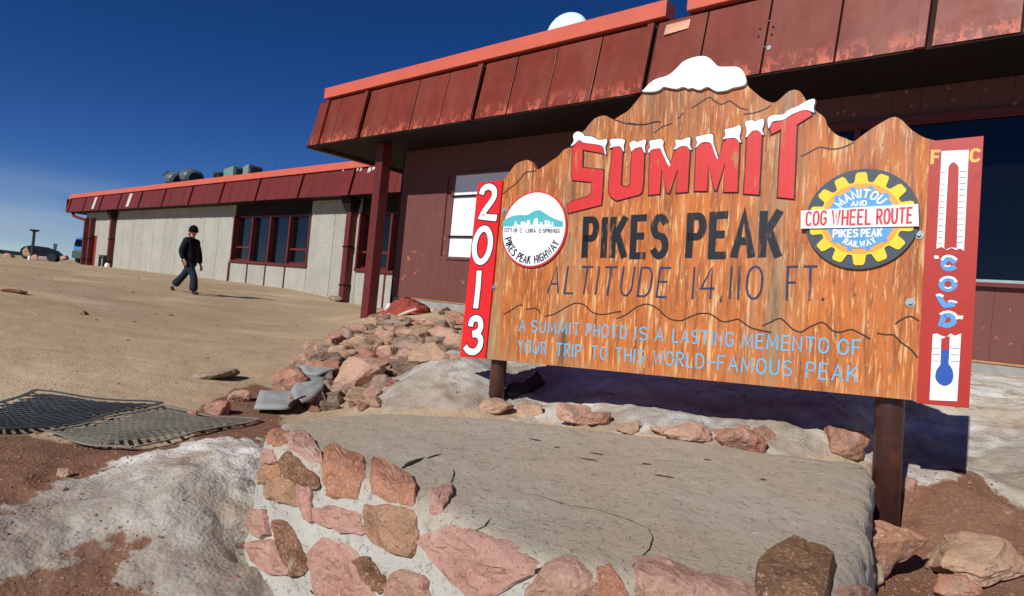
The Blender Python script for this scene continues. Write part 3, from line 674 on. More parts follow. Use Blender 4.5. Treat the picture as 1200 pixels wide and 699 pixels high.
def rock_px(x0, y0, x1, y1, label, group=None, mat=None, deep=.9, seed=None, sink=.18, dist=None, name='rock', flat=1.0, rot=None, zoff=0):
    global ROCKN; ROCKN += 1; seed = seed if seed is not None else ROCKN * 13 + 5
    cx = (x0 + x1) / 2; yb = y1 - (y1 - y0) * .08
    P = ground_hit(cx, yb) if dist is None else None
    r = ray(cx, yb)
    if dist is not None: P = Vector((r.x * dist / r.y, dist, EYE + r.z * dist / r.y))
    D = P.y; w = (x1 - x0) / FPX * D; h = (y1 - y0) / FPX * D * flat
    dx = w * .42 * r.x; P2 = Vector((P.x, P.y + w * .25 * deep, P.z - h * sink + zoff))
    P2.z = P2.z if dist is not None else min(P2.z, gz_fine(P2.x, P2.y) - h * sink + zoff + .03)
    w *= 1.1; me = rock_mesh(name, w, w * deep * .8, h * (1 + sink) * 1.0, seed)
    o = mesh_obj(name, me, mat or M_ROCK); o.location = P2; o.rotation_euler = (random.Random(seed).uniform(-.08, .08), -ROLL + random.Random(seed + 1).uniform(-.15, .15), rot if rot is not None else random.Random(seed + 2).uniform(-.25, .25))
    return tag(o, label, 'rock', group)
z1 = lambda b: (b[0] / 3.53 + 280, b[1] / 3.53 + 320, b[2] / 3.53 + 280, b[3] / 3.53 + 320)
PILE = 'loose rocks piled between the dirt yard and the sign'
pile = [((410, 360, 595, 485), 'largest pale pink boulder at the front of the rock pile', M_ROCK), ((432, 265, 600, 365), 'broad tan wedge shaped rock above the front pink boulder', M_ROCK),
        ((550, 248, 655, 315), 'smooth tan block in the middle of the rock pile', M_ROCK), ((572, 308, 655, 395), 'upright tan rock right of the broad wedge shaped rock', M_ROCK),
        ((640, 285, 757, 358), 'rounded brown rock near the centre of the rock pile', M_ROCKD), ((645, 236, 752, 292), 'tan rock just below the crumpled red netting', M_ROCK),
        ((592, 200, 682, 252), 'brown rock tucked under the left side of the red netting', M_ROCKD), ((690, 203, 795, 255), 'reddish rock at the right foot of the red netting', M_ROCKR),
        ((495, 192, 592, 256), 'cracked tan rock behind the darkest rock of the pile', M_ROCK), ((408, 225, 552, 322), 'darkest grey streaked rock on the left slope of the pile', M_ROCKD),
        ((346, 258, 424, 326), 'reddish rock left of the dark grey streaked rock', M_ROCKR), ((270, 280, 352, 326), 'low pinkish rock at the left tip of the pile', M_ROCK),
        ((236, 372, 408, 436), 'flat wide pink rock leaning over the grey folded mat', M_ROCKR), ((135, 408, 283, 500), 'blocky red rock beside the left end of the grey mats', M_ROCKR),
        ((378, 343, 468, 408), 'greyish rock left of the largest pink boulder', M_ROCKD), ((258, 333, 342, 378), 'small dark rock behind the flat wide pink rock', M_ROCKD),
        ((728, 182, 884, 250), 'long tan slab in front of the concrete base of the wall', M_ROCK), ((775, 232, 905, 290), 'tan slab below the long slab by the concrete base', M_ROCK),
        ((858, 255, 935, 335), 'pale tan rock directly behind the bottom of the red year strip', M_ROCK), ((715, 298, 865, 372), 'fractured tan rock with reddish cracks left of the year strip', M_ROCK),
        ((538, 428, 624, 487), 'brown rock at the right foot of the largest pink boulder', M_ROCKD), ((388, 458, 485, 515), 'tan rock resting at the end of the folded grey mat', M_ROCK),
        ((338, 452, 402, 506), 'small rock wedged between the two grey mats', M_ROCKD), ((755, 268, 865, 312), 'flat greyish rock on top of the fractured tan rock', M_ROCKD),
        ((618, 352, 732, 405), 'half buried tan rock at the edge of the dirty snow lump', M_ROCK), ((333, 320, 424, 362), 'low grey brown rock behind the greyish rock', M_ROCKD),
        ((800, 340, 900, 385), 'pale rock half sunk in the snow behind the year strip', M_ROCK)]
for b, lab, mt in sorted(pile, key=lambda p: p[0][3]):
    w = b[2] - b[0]; g_ = 3
    rock_px(*z1((b[0] - g_, b[1] - g_, b[2] + g_, b[3] + g_)), lab, PILE, mt, sink=.25)
R = random.Random(99)
sizes = 0
short = ['largest pink boulder', 'broad wedge rock', 'smooth tan block', 'upright tan rock', 'rounded brown rock', 'tan rock under the netting', 'rock left under the netting', 'reddish rock by the netting', 'cracked tan rock', 'darkest grey rock',
         'reddish rock left of the darkest', 'rock at the left tip', 'flat wide pink rock', 'blocky red rock', 'greyish rock by the boulder', 'small dark rock', 'long tan slab', 'tan slab below the long one', 'pale rock behind the year strip', 'fractured tan rock',
         'brown rock at the boulder foot', 'tan rock on the folded mat', 'rock wedged between mats', 'flat greyish rock', 'half buried tan rock', 'low grey brown rock', 'pale rock sunk in snow']
cen_ = [((z1(b)[0] + z1(b)[2]) / 2, (z1(b)[1] + z1(b)[3]) / 2) for b, _, _ in pile]
used_l = set()
def stone_label(px, py, col, big):
    d = sorted(range(len(cen_)), key=lambda i: (cen_[i][0] - px) ** 2 + ((cen_[i][1] - py) * 1.3) ** 2)
    a = d[0]; dx, dy = px - cen_[a][0], py - cen_[a][1]
    side = ('left of' if dx < 0 else 'right of') if abs(dx) > abs(dy) else ('above' if dy < 0 else 'below')
    for t_ in ('%s %s stone %s the %s' % (big, col, side, short[a]), '%s %s stone between the %s and the %s' % (big, col, short[a], short[d[1]]), '%s %s stone %s the %s, towards the %s' % (big, col, side, short[a], short[d[2]])):
        if t_ not in used_l and len(t_.split()) <= 16: used_l.add(t_); return t_
    return None
small_meshes = [rock_mesh('small_rock', 1, .8, .6, 500 + i, 12, .06, .02) for i in range(8)]
sp = [(R.uniform(-1, 1), R.uniform(0, 1)) for _ in range(300)]
for i, (u_, v_) in enumerate(sp):
    # scattered filler stones between the named rocks
    py = 372 + v_ * 112; cx_ = 500 - (py - 372) * 1.35; hw = 45 + (py - 372) * .35
    px = cx_ + u_ * hw
    if py > 455 and px > 440 or (py > 440 and px < 335) or (py < 380 and px < 512): continue
    mi = i % 8; big_ = R.random() < .5; lab_ = stone_label(px, py, ('tan', 'reddish', 'grey')[(0, 1, 0, 2, 1, 0, 2, 0)[mi]], 'small' if big_ else 'tiny')
    if lab_ is None: continue
    P = ground_hit(px, py); s = (R.uniform(.24, .34) if big_ else R.uniform(.13, .2)) * (1 if py < 440 else .55)
    o = bpy.data.objects.new('small_rock', small_meshes[i % 8]); COL.objects.link(o)
    if not o.data.materials: o.data.materials.append((M_ROCK, M_ROCKR, M_ROCKD)[(0, 1, 0, 2, 1, 0, 2, 0)[mi]])
    o.location = (P.x, P.y, P.z - .02); o.scale = (s, s, s); o.rotation_euler = (R.uniform(-.4, .4), R.uniform(-.4, .4), R.uniform(0, 6.28))
    tag(o, lab_, 'stone', 'small stones filling gaps in the rock pile')
singles = [((240, 472, 268, 488), 'squarish cracked brown rock on the dirt beside the dark mesh mats', M_ROCKR, 1), ((266, 459, 291, 473), 'small tan rock behind the squarish brown rock', M_ROCK, 1),
           ((227, 435, 273, 446), 'thin flat pale stone lying alone on the tan dirt', M_ROCKD, 1), ((64, 551, 82, 561), 'small pale chip of rock on the red gravel left of the snow', M_ROCK, 1),
           ((0, 338, 26, 344), 'low pale rock at the left edge of the yard', M_ROCK, 1),
           ((384, 347, 400, 354), 'dark stone at the foot of the near downpipe', M_ROCKD, 1), ((219, 482, 231, 490), 'dark reddish stone left of the squarish brown rock', M_ROCKR, 1),
           ((1012, 624, 1084, 690), 'pink slab leaning against the right side of the stone bench', M_ROCKR, 1), ((1106, 634, 1215, 684), 'large flat pink boulder at the lower right corner', M_ROCK, .8),
           ((1104, 680, 1150, 706), 'small pink rock below the large flat boulder', M_ROCKR, 1), ((1046, 558, 1074, 582), 'reddish stone beside the foot of the right sign post', M_ROCKR, 1),
           ((1013, 652, 1040, 694), 'grey broken rock between the bench corner and the leaning slab', M_ROCKD, 1)]
for b, lab, mt, fl_ in singles: rock_px(*b, lab, None, mt, sink=.2, flat=fl_)
z8 = lambda b: (b[0] / 2.308 + 580, b[1] / 2.308 + 440, b[2] / 2.308 + 580, b[3] / 2.308 + 440)
back = [((168, 98, 262, 142), 'leftmost tan rock behind the back edge of the bench'), ((240, 112, 318, 142), 'dark pink rock right of the leftmost one behind the bench'), ((335, 140, 400, 166), 'low sandy rock behind the left half of the bench'),
        ((420, 148, 470, 170), 'small brown rock behind the bench centre'), ((466, 146, 588, 188), 'long orange tan rock behind the bench centre'), ((590, 156, 650, 182), 'pale flat rock between the long tan rock and the big pink one'),
        ((620, 162, 744, 224), 'big pink rock with a broken right end behind the bench'), ((700, 152, 760, 190), 'brown rock half under snow behind the big pink rock'), ((898, 162, 1012, 232), 'rounded pink boulder next to the right sign post'),
        ((60, 88, 130, 120), 'small dirty rock behind the left end of the bench'), ((-45, 76, 48, 106), 'flat tan stone at the foot of the left sign post'), ((650, 146, 690, 162), 'tiny brown rock on the snow above the big pink rock')]
for b, lab in back: rock_px(*z8(b), lab, 'rocks lining the back edge of the stone bench', M_ROCKR if 'pink' in lab else M_ROCK, sink=.3, zoff=.02)

# ------------------------------------------------------------------ stone bench: mortared body with stones set in it
TOPZ = -.62
outl = [(330, 494), (380, 486), (440, 481), (520, 485), (600, 491), (700, 502), (800, 514), (900, 528), (1015, 543), (1022, 556), (1020, 600), (1012, 650), (1002, 690), (985, 725), (900, 704), (820, 692), (740, 680), (660, 662), (600, 640), (540, 605), (480, 578), (420, 556), (360, 534), (312, 514), (309, 502)]
ring = [on_z(x, y, TOPZ) for x, y in outl]
ring = [Vector((p.x, p.y)) for p in ring]
def resample(pts, n):
    L = [0]
    for i in range(len(pts)): L.append(L[-1] + (pts[(i + 1) % len(pts)] - pts[i]).length)
    out = []
    for k in range(n):
        d = L[-1] * k / n; i = max(j for j in range(len(pts)) if L[j] <= d); f = (d - L[i]) / max(1e-9, L[i + 1] - L[i]); out.append(pts[i].lerp(pts[(i + 1) % len(pts)], f))
    return out
NS = 560
rg = resample(ring, NS)
for _ in range(8): rg = [rg[i - 1] * .25 + rg[i] * .5 + rg[(i + 1) % NS] * .25 for i in range(NS)]
cen = sum(rg, Vector((0, 0))) / NS
ctr = Vector((.5, 2.25))
nrmls = []
for i in range(NS):
    d = rg[(i + 2) % NS] - rg[i - 2]; nn = Vector((d.y, -d.x)).normalized()
    if nn.dot(rg[i] - ctr) < 0: nn = -nn
    nrmls.append(nn)
levels = [(k / 34, None) for k in range(1, 34)]
vs = [(ctr.x, ctr.y, TOPZ + EYE)]
for k in range(1, 36):
    f = k / 35
    for i in range(NS):
        p = ctr.lerp(rg[i] - nrmls[i] * .12, f); vs.append((p.x, p.y, TOPZ + EYE))
prof = [(-.09, -.001), (-.055, -.004), (-.03, -.010), (-.012, -.022), (-.002, -.045), (.006, -.10)] + [(.012 + .05 * (j / 16), -.10 - .55 * (j + 1) / 16) for j in range(16)]
for (o_f, dz) in prof:
    for i in range(NS):
        p = rg[i] + nrmls[i] * o_f; vs.append((p.x, p.y, TOPZ + EYE + dz))
V = np.array(vs)
nl = 35 + len(prof)
hsh = fbm(V[:, 0] * 1.6, V[:, 1] * 1.6, 3, 3) * .026 + fbm(V[:, 0] * 9, V[:, 1] * 9, 4, 9) * .006
side = np.zeros(len(V)); side[1 + 35 * NS:] = 1
V[:, 2] += hsh * (1 - side * .6)
ang = np.arange(len(V)); nx = np.zeros((len(V), 2))
for k in range(nl): nx[1 + k * NS:1 + (k + 1) * NS] = [(n_.x, n_.y) for n_ in nrmls]
lump = fbm((V[:, 0] + V[:, 1] * .6) * 7, V[:, 2] * 9 + V[:, 1] * 3, 5, 31, .62) * .085
V[:, 0] += nx[:, 0] * lump * side; V[:, 1] += nx[:, 1] * lump * side
fs = [(0, 1 + i, 1 + (i + 1) % NS) for i in range(NS)]
for k in range(nl - 1):
    for i in range(NS):
        a = 1 + k * NS + i; b = 1 + k * NS + (i + 1) % NS; fs.append((a, a + NS, b + NS, b))
BENCH = empty('stone_bench', (ctr.x, ctr.y, TOPZ - .45 + EYE), label='low mortared stone bench with a flat cement top in front of the sign', cat='bench')
m = Mat('mortar', lin((178, 168, 150)), .92, .15)
m.var(.05, 1.5).layer(lin((166, 154, 136)), 3.2, .40, .66, .6, detail=8).layer(lin((192, 182, 164)), 7, .50, .70, .6, off=4, detail=8).layer(lin((182, 162, 134)), 1.8, .45, .7, .6, off=2)
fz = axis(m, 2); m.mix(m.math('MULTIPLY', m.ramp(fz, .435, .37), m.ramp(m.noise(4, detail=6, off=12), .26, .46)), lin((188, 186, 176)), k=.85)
m.layer(lin((142, 136, 126)), 13, .56, .70, .6, detail=9, off=14)
m.mix(m.ramp(m.noise(140, detail=2, off=3), .62, .70), lin((214, 206, 192)), k=.6); m.mix(m.ramp(m.noise(120, detail=2, off=9), .62, .70), lin((104, 94, 84)), k=.6)
m.mix(m.ramp(m.noise(26, detail=3, off=5), .70, .73), lin((98, 84, 72)), k=.6)
m.bump(m.noise(7, detail=9, rough=.62), .009).bump(m.noise(60, detail=6, rough=.75), .006).bump(m.ramp(m.noise(34, detail=3, off=5), .66, .60), .004)
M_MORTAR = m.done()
loc0 = Vector(BENCH.location)
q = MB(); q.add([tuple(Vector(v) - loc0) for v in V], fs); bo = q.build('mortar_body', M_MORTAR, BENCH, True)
bvh = BVHTree.FromPolygons([Vector(v) for v in V], fs)
def bench_hit(px, py):
    r = ray(px, py).normalized(); h = bvh.ray_cast(Vector((0, 0, EYE)), r)
    return (h[0], h[1]) if h[0] is not None else None
def set_stone(poly, mat, label=None, lift=.016, seed=0, raised=None):
    P = [Vector(p) for p in poly]; n = 22
    P = resample(P, n); R = random.Random(seed)
    c = sum(P, Vector((0, 0))) / n
    P = [c + (p - c) * (1 + 6.5 / max(20, (p - c).length)) + Vector((R.uniform(-1, 1), R.uniform(-1, 1))) * 2.0 for p in P]
    hc = bench_hit(*c)
    if hc is None: return
    N0 = hc[1] if hc[1].dot(ray(*c)) < 0 else -hc[1]
    vs = []; fs = []
    tilt = Vector((R.uniform(-.6, .6), R.uniform(-.6, .6)))
    rings = [(1.0, -.012), (.985, lift * .5), (.93, lift), (.82, lift * 1.1), (.68, lift * 1.15), (.52, lift * 1.2), (.36, lift * 1.2), (.18, lift * 1.2)]
    W_ = max((p - c).length for p in P)
    for f, l in rings:
        for p in P:
            d = p - c; q_ = c + d * f; h = bench_hit(*q_)
            if h is None: h = (hc[0], hc[1])
            nn = N0
            ll = l if l < 0 else l * (1 + tilt.dot((q_ - c) / W_) * .8) + (float(fbm(np.array([h[0].x * 17 + h[0].z * 9]), np.array([h[0].y * 17 + h[0].z * 13]), 3, 60, .6)[0]) * .035 if f < .98 else 0)
            vs.append(h[0] + nn * (ll if l < 0 else max(ll, .0035)) - loc0)
    vs.append(hc[0] + N0 * lift * 1.2 - loc0)
    for k in range(len(rings) - 1):
        for i in range(n): a = k * n + i; b = k * n + (i + 1) % n; fs.append((a, b, b + n, a + n))
    k = len(rings) - 1
    for i in range(n): fs.append((k * n + i, k * n + (i + 1) % n, len(vs) - 1))
    q = MB(); q.add(vs, fs); o = q.build('stone', mat, BENCH)
    bm = bmesh.new(); bm.from_mesh(o.data); bmesh.ops.recalc_face_normals(bm, faces=bm.faces[:]); bm.to_mesh(o.data); bm.free()
    return tag(o, label)
def stone_mat(name, c1, c2, c3):
    m = Mat(name, lin(c1), .85, .2); m.objvar(.12, .012).layer(lin(c2), 9, .42, .62, .7).layer(lin(c3), 22, .55, .68, .7, off=3)
    m.mix(m.ramp(m.noise(110, detail=3), .56, .64), lin((206, 170, 150)), k=.6); m.mix(m.ramp(m.noise(80, off=6), .60, .68), lin((70, 46, 40)), k=.6)
    m.layer(lin((178, 168, 156)), 7, .60, .72, .55, off=9, detail=8)
    m.bump(m.noise(14, detail=9, rough=.7), .018).bump(m.noise(100, detail=4), .003); return m.done()
MS1 = stone_mat('set_granite_orange', (178, 128, 100), (160, 108, 82), (192, 150, 124))
MS2 = stone_mat('set_granite_pink', (182, 142, 126), (166, 122, 106), (196, 164, 148))
MS3 = stone_mat('set_granite_tan', (170, 132, 104), (146, 110, 84), (186, 152, 126))
MS4 = stone_mat('set_granite_brown', (132, 98, 70), (96, 72, 54), (158, 124, 94))
za = lambda L: [(x / 3.051 + 270, y / 3.051 + 470) for x, y in L]
zb = lambda L: [(x / 2.667 + 600, y / 2.667 + 470) for x, y in L]
stones = [(za([(115, 125), (140, 112), (195, 110), (195, 150), (165, 160), (120, 148)]), MS1), (za([(205, 130), (270, 125), (300, 160), (320, 210), (280, 205), (230, 175)]), MS2),
          (za([(185, 230), (215, 190), (250, 225), (305, 275), (315, 305), (260, 290), (200, 255)]), MS4), (za([(345, 185), (375, 165), (410, 200), (465, 205), (460, 270), (440, 335), (355, 325), (342, 240)]), MS1),
          (za([(520, 220), (560, 235), (640, 290), (655, 330), (640, 370), (520, 325)]), MS1), (za([(720, 330), (780, 305), (785, 340), (755, 390), (722, 395)]), MS2),
          (za([(98, 230), (160, 225), (175, 265), (130, 290), (98, 290)]), MS1), (za([(90, 180), (150, 180), (155, 215), (110, 225), (90, 205)]), MS2),
          (za([(150, 285), (240, 280), (245, 365), (195, 360), (140, 340)]), MS3), (za([(255, 305), (285, 310), (300, 420), (272, 415), (252, 370)]), MS2),
          (za([(305, 385), (400, 390), (450, 410), (468, 465), (400, 465), (310, 425)]), MS2), (za([(495, 385), (640, 395), (655, 460), (645, 550), (560, 520), (495, 470)]), MS3),
          (za([(70, 400), (125, 395), (135, 470), (100, 480), (68, 430)]), MS2), (za([(165, 440), (200, 440), (260, 540), (270, 600), (225, 612), (185, 560)]), MS4),
          (za([(80, 520), (150, 505), (178, 560), (205, 612), (150, 610), (90, 570)]), MS2), (za([(285, 555), (340, 500), (400, 520), (450, 560), (485, 640), (510, 710), (330, 715)]), MS2),
          (za([(460, 580), (500, 570), (560, 655), (530, 680), (492, 650)]), MS4), (za([(555, 715), (600, 615), (690, 640), (705, 715)]), MS2),
          (za([(680, 500), (790, 455), (900, 480), (1000, 520), (1080, 570), (1090, 600), (930, 690), (870, 695), (780, 610), (720, 550)]), MS2),
          (zb([(60, 590), (110, 520), (190, 490), (240, 550), (250, 611), (255, 690), (60, 690)]), MS2), (zb([(270, 540), (310, 525), (350, 600), (350, 690), (275, 690)]), MS1),
          (zb([(390, 495), (480, 505), (560, 545), (680, 560), (755, 590), (755, 690), (400, 690)]), MS2), (zb([(1030, 590), (1100, 590), (1100, 680), (1030, 680)]), MS2)]
for i, (P, mt) in enumerate(stones): set_stone(P, mt, seed=i * 7 + 1, lift=.007 + .008 * ((i * 37) % 5) / 4)
set_stone(zb([(775, 545), (880, 470), (1000, 520), (985, 590), (960, 690), (800, 690), (775, 590)]), MS4, 'squared rough brown block standing proud at the right front corner', lift=.035, seed=77)
M_CRACK = simple('crack_dark', (52, 42, 34), .95, .1)
M_STAIN = simple('rust_stain', (92, 62, 44), .95, .1)
def surf_line(pts, w, mat, name):
    P = [Vector(p) for p in pts]; out = []
    for i in range(len(P) - 1):
        for k in range(5): out.append(P[i].lerp(P[i + 1], k / 5))
    out.append(P[-1]); H = [bench_hit(*p) for p in out]; H = [h for h in H if h]; R = random.Random(int(pts[0][0]))
    L, Rr_ = [], []
    for i, (p, n_) in enumerate(H):
        n_ = n_ if n_.z > 0 else -n_; d = (H[min(i + 1, len(H) - 1)][0] - H[max(i - 1, 0)][0]).normalized(); sd = d.cross(n_).normalized()
        f = i / max(1, len(H) - 1); ww = w * (math.sin(math.pi * min(max(f, .08), .92)) ** .6) * R.uniform(.6, 1.3) / 2
        L.append(p + sd * ww + n_ * .003 - loc0); Rr_.append(p - sd * ww + n_ * .003 - loc0)
    q = MB(); N = len(L); q.add(L + Rr_, [(i, i + 1, i + 1 + N, i + N) for i in range(N - 1)]); q.build(name, mat, BENCH)
surf_line(za([(612, 243), (650, 222), (690, 205)]), .022, M_CRACK, 'crack'); surf_line(za([(700, 208), (730, 198), (752, 192)]), .010, M_CRACK, 'crack'); surf_line(za([(788, 300), (800, 262), (797, 245)]), .004, M_CRACK, 'crack')
surf_line(zb([(0, 568), (50, 545), (120, 514)]), .010, M_CRACK, 'crack'); surf_line(zb([(425, 400), (440, 430), (430, 465), (405, 490), (375, 522)]), .0035, M_CRACK, 'crack'); surf_line(za([(380, 700), (300, 690), (270, 660)]), .006, M_CRACK, 'crack')
surf_line(za([(870, 470), (910, 450), (932, 420)]), .004, M_CRACK, 'crack'); surf_line(zb([(0, 285), (90, 300), (180, 330), (260, 340), (340, 365), (400, 390), (432, 405)]), .003, M_CRACK, 'crack')
for L_ in ([(210, 180), (265, 188)], [(243, 163), (285, 170)], [(445, 232), (505, 242)], [(405, 197), (435, 200)], [(598, 184), (625, 187)], [(52, 119), (90, 126)], [(775, 246), (795, 248)], [(130, 145), (150, 148)]): surf_line(zb(L_), .016, M_STAIN, 'stain')
# stones further round the sides of the bench, out of the photographed view
for i in range(24, NS, 26):
    p = rg[i] + nrmls[i] * .02; 
    if (p.y > 2.6 and nrmls[i].y > .3) or nrmls[i].x > .5:
        pass
for i in list(range(115, 200, 14)):
    for zz in (-.2, -.38):
        p = rg[i % NS]; n_ = nrmls[i % NS]; t_ = Vector((-n_.y, n_.x)); R2 = random.Random(i * 3 + int(zz * 100)); K = 9; vs = []
        for f, l in ((1, -.01), (.95, .02), (.6, .03)):
            for k in range(K):
                a = 2 * math.pi * k / K; w_ = .085 * f * (1 + .2 * math.sin(k * 2.3 + i)); q3 = p + t_ * math.cos(a) * w_ + n_ * (.03 + l)
                vs.append(Vector((q3.x, q3.y, TOPZ + EYE + zz + math.sin(a) * w_ * .75)) - loc0)
        fs2 = [(k_ * K + j, k_ * K + (j + 1) % K, (k_ + 1) * K + (j + 1) % K, (k_ + 1) * K + j) for k_ in range(2) for j in range(K)] + [tuple(range(2 * K, 3 * K))]
        q = MB(); q.add(vs, fs2); q.build('stone', [MS1, MS2, MS3][i % 3], BENCH)

# ------------------------------------------------------------------ mats, fabric, netting
M_RUB = simple('rubber_mat', (78, 84, 84), .7, .3, .2, 8, .001)
M_RUB2 = simple('rubber_mat_dusty', (128, 124, 112), .85, .2, .25, 3, .001)
def mesh_mat(corners, nu, nv, mat, label, solid_frac=0.0, lift=.02):
    C4 = [ground_hit(*c) for c in corners]; q = MB()
    Lu = ((C4[1] - C4[0]).length + (C4[2] - C4[3]).length) / 2; Lv = ((C4[3] - C4[0]).length + (C4[2] - C4[1]).length) / 2; sp = .055; w_ = .020
    R = random.Random(nu)
    def P(a, b, dz=0):
        u, v = a / Lu, b / Lv; p = C4[0].lerp(C4[1], u).lerp(C4[3].lerp(C4[2], u), v); x, y = p.x + .02 * math.sin(v * 9), p.y + .03 * math.sin(u * 7 + 1)
        return Vector((x, y, max(float(base_z(x, y)), gz_fine(x, y)) * .5 + float(base_z(x, y)) * .5 + lift + dz))
    def dusty(a, b): return solid_frac and float(fbm(np.array([a * 1.3]), np.array([b * 1.3]), 3, 8)[0]) + .5 < solid_frac
    for sg in (1, -1):
        c = -Lv if sg == 1 else 0
        while c < Lu + (0 if sg == 1 else Lv):
            prev = None; t = 0
            while t <= Lv + 1e-6:
                a = c + sg * t
                if -.001 <= a <= Lu + .001:
                    if prev is not None and not dusty(a, t):
                        a0, t0 = prev; o1, o2 = P(a0 - w_ / 2, t0, .003 * (sg > 0)), P(a0 + w_ / 2, t0, .003 * (sg > 0)); o3, o4 = P(a + w_ / 2, t, .003 * (sg > 0)), P(a - w_ / 2, t, .003 * (sg > 0)); q.add([o1, o2, o3, o4], [(0, 1, 2, 3)])
                    prev = (a, t)
                else: prev = None
                t += .09
            c += sp
    for A0_, A1_ in (((0, 0), (Lu, 0)), ((Lu, 0), (Lu, Lv)), ((Lu, Lv), (0, Lv)), ((0, Lv), (0, 0))):
        n_ = 30; dx_, dy_ = (A1_[0] - A0_[0]) / n_, (A1_[1] - A0_[1]) / n_; L_ = math.hypot(dx_, dy_); ox, oy = -dy_ / L_ * .011, dx_ / L_ * .011
        for k in range(n_):
            a_, b_ = A0_[0] + dx_ * k, A0_[1] + dy_ * k
            q.add([P(a_ - ox, b_ - oy, .006), P(a_ + dx_ - ox, b_ + dy_ - oy, .006), P(a_ + dx_ + ox, b_ + dy_ + oy, .006), P(a_ + ox, b_ + oy, .006)], [(0, 1, 2, 3)])
    o = q.build('mesh_mat', mat); s_ = o.modifiers.new('thick', 'SOLIDIFY'); s_.thickness = .006
    return tag(o, label, 'mat', 'open mesh mats on the ground')
mesh_mat([(-70, 508), (62, 508), (185, 478), (35, 463)], 30, 13, M_RUB, 'dark open mesh rubber mat at the left edge of the yard', lift=.026)
mesh_mat([(50, 512), (152, 532), (300, 497), (185, 481)], 32, 11, M_RUB2, 'dusty mesh mat half covered with dirt, right of the darker mat', solid_frac=.40, lift=.022)
M_FELT = simple('grey_felt', (150, 151, 147), .9, .2, .1, 5, .003)
def slab(px_pts, th_, lift, name, label, cat, mat, fold=None, zb=None):
    # folded sheet: follows a pixel outline on the ground at its own height
    P = [ground_hit(*p) for p in px_pts]; z0 = sum(p.z for p in P) / len(P)
    n = len(P); R = random.Random(len(label)); c = sum(P, Vector()) / n; vs = []; fs = []
    rings = [(1.0, 0), (1.012, th_ * .5), (.985, th_), (.7, th_ * 1.02), (.35, th_ * 1.02)]
    K = 28; PP = []
    L = [0]
    for i in range(n): L.append(L[-1] + (P[(i + 1) % n] - P[i]).length)
    for k in range(K):
        d = L[-1] * k / K; i = max(j for j in range(n) if L[j] <= d); PP.append(P[i].lerp(P[(i + 1) % n], (d - L[i]) / (L[i + 1] - L[i])))
    for f, h in rings:
        for k, p in enumerate(PP):
            x = c.lerp(p, f); vs.append(Vector((x.x, x.y, x.z + lift + h + .006 * math.sin(k * .7 + f * 3))))
    vs.append(Vector((c.x, c.y, c.z + lift + th_ * 1.05)))
    for a in range(len(rings) - 1):
        for i in range(K): fs.append((a * K + i, a * K + (i + 1) % K, (a + 1) * K + (i + 1) % K, (a + 1) * K + i))
    a = len(rings) - 1
    for i in range(K): fs.append((a * K + i, a * K + (i + 1) % K, len(vs) - 1))
    q = MB(); q.add(vs, fs); o = q.build(name, mat, None, True); bm = bmesh.new(); bm.from_mesh(o.data); bmesh.ops.recalc_face_normals(bm, faces=bm.faces[:]); bm.to_mesh(o.data); bm.free()
    return tag(o, label, cat, 'folded grey mats by the rock pile')
slab([(297, 486), (304, 466), (342, 465), (352, 470), (345, 486), (330, 488)], .022, .035, 'folded_mat', 'smooth pale grey folded mat, front left of the two layers', 'mat', M_FELT)
slab([(340, 470), (350, 452), (381, 454), (377, 469), (362, 482), (345, 484)], .022, .065, 'folded_mat', 'grey folded mat with a dark rolled edge behind the front one', 'mat', M_FELT)
slab([(350, 442), (360, 438), (392, 440), (394, 446), (372, 452), (356, 450)], .02, .08, 'folded_mat', 'small grey mat flap pinned under the flat pink rock', 'mat', M_FELT)
q = MB(); pts = []
A0 = ground_hit(338, 487); B0 = ground_hit(372, 470)
for k in range(9):
    f = k / 8; p = A0.lerp(B0, f); pts.append((p.x, p.y, max(p.z, gz_fine(p.x, p.y)) + .045 + .012 * math.sin(f * 5)))
q.tube(pts, [.02, .03, .034, .034, .034, .032, .03, .026, .018], 8); o = q.build('rolled_edge', M_BLACK, None, True); tag(o, 'dark rolled rubber edge along the grey folded mat', 'mat edge')
# dark plastic flap behind the left sign post
q = MB(); a0 = ground_hit(590, 472); a1 = ground_hit(612, 452); pt = [(a0.x, a0.y, a0.z), (a0.x + .06, a0.y + .02, a0.z + .015), (a1.x, a1.y, a1.z), (a1.x - .06, a1.y, a1.z + .03)]
vs = []
for i in range(9):
    f = i / 8; p = Vector((a0.x, a0.y, 0)).lerp(Vector((a1.x + .1, a1.y, 0)), f); w_ = .03 + .05 * f
    for d, hh in ((-1, .0), (-.6, .05), (0, .07 + .03 * math.sin(i)), (.6, .04), (1, 0)):
        x, y = p.x + d * w_, p.y + d * .03; vs.append((x, y, gz_fine(x, y) + hh + .005))
fs = [(i * 5 + j, i * 5 + j + 1, (i + 1) * 5 + j + 1, (i + 1) * 5 + j) for i in range(8) for j in range(4)]
q.add(vs, fs); o = q.build('plastic_flap', simple('black_plastic', (40, 42, 44), .4), None, True); o.modifiers.new('t', 'SOLIDIFY').thickness = .006
tag(o, 'crumpled black plastic flap in the snow right of the left sign post', 'plastic sheet')
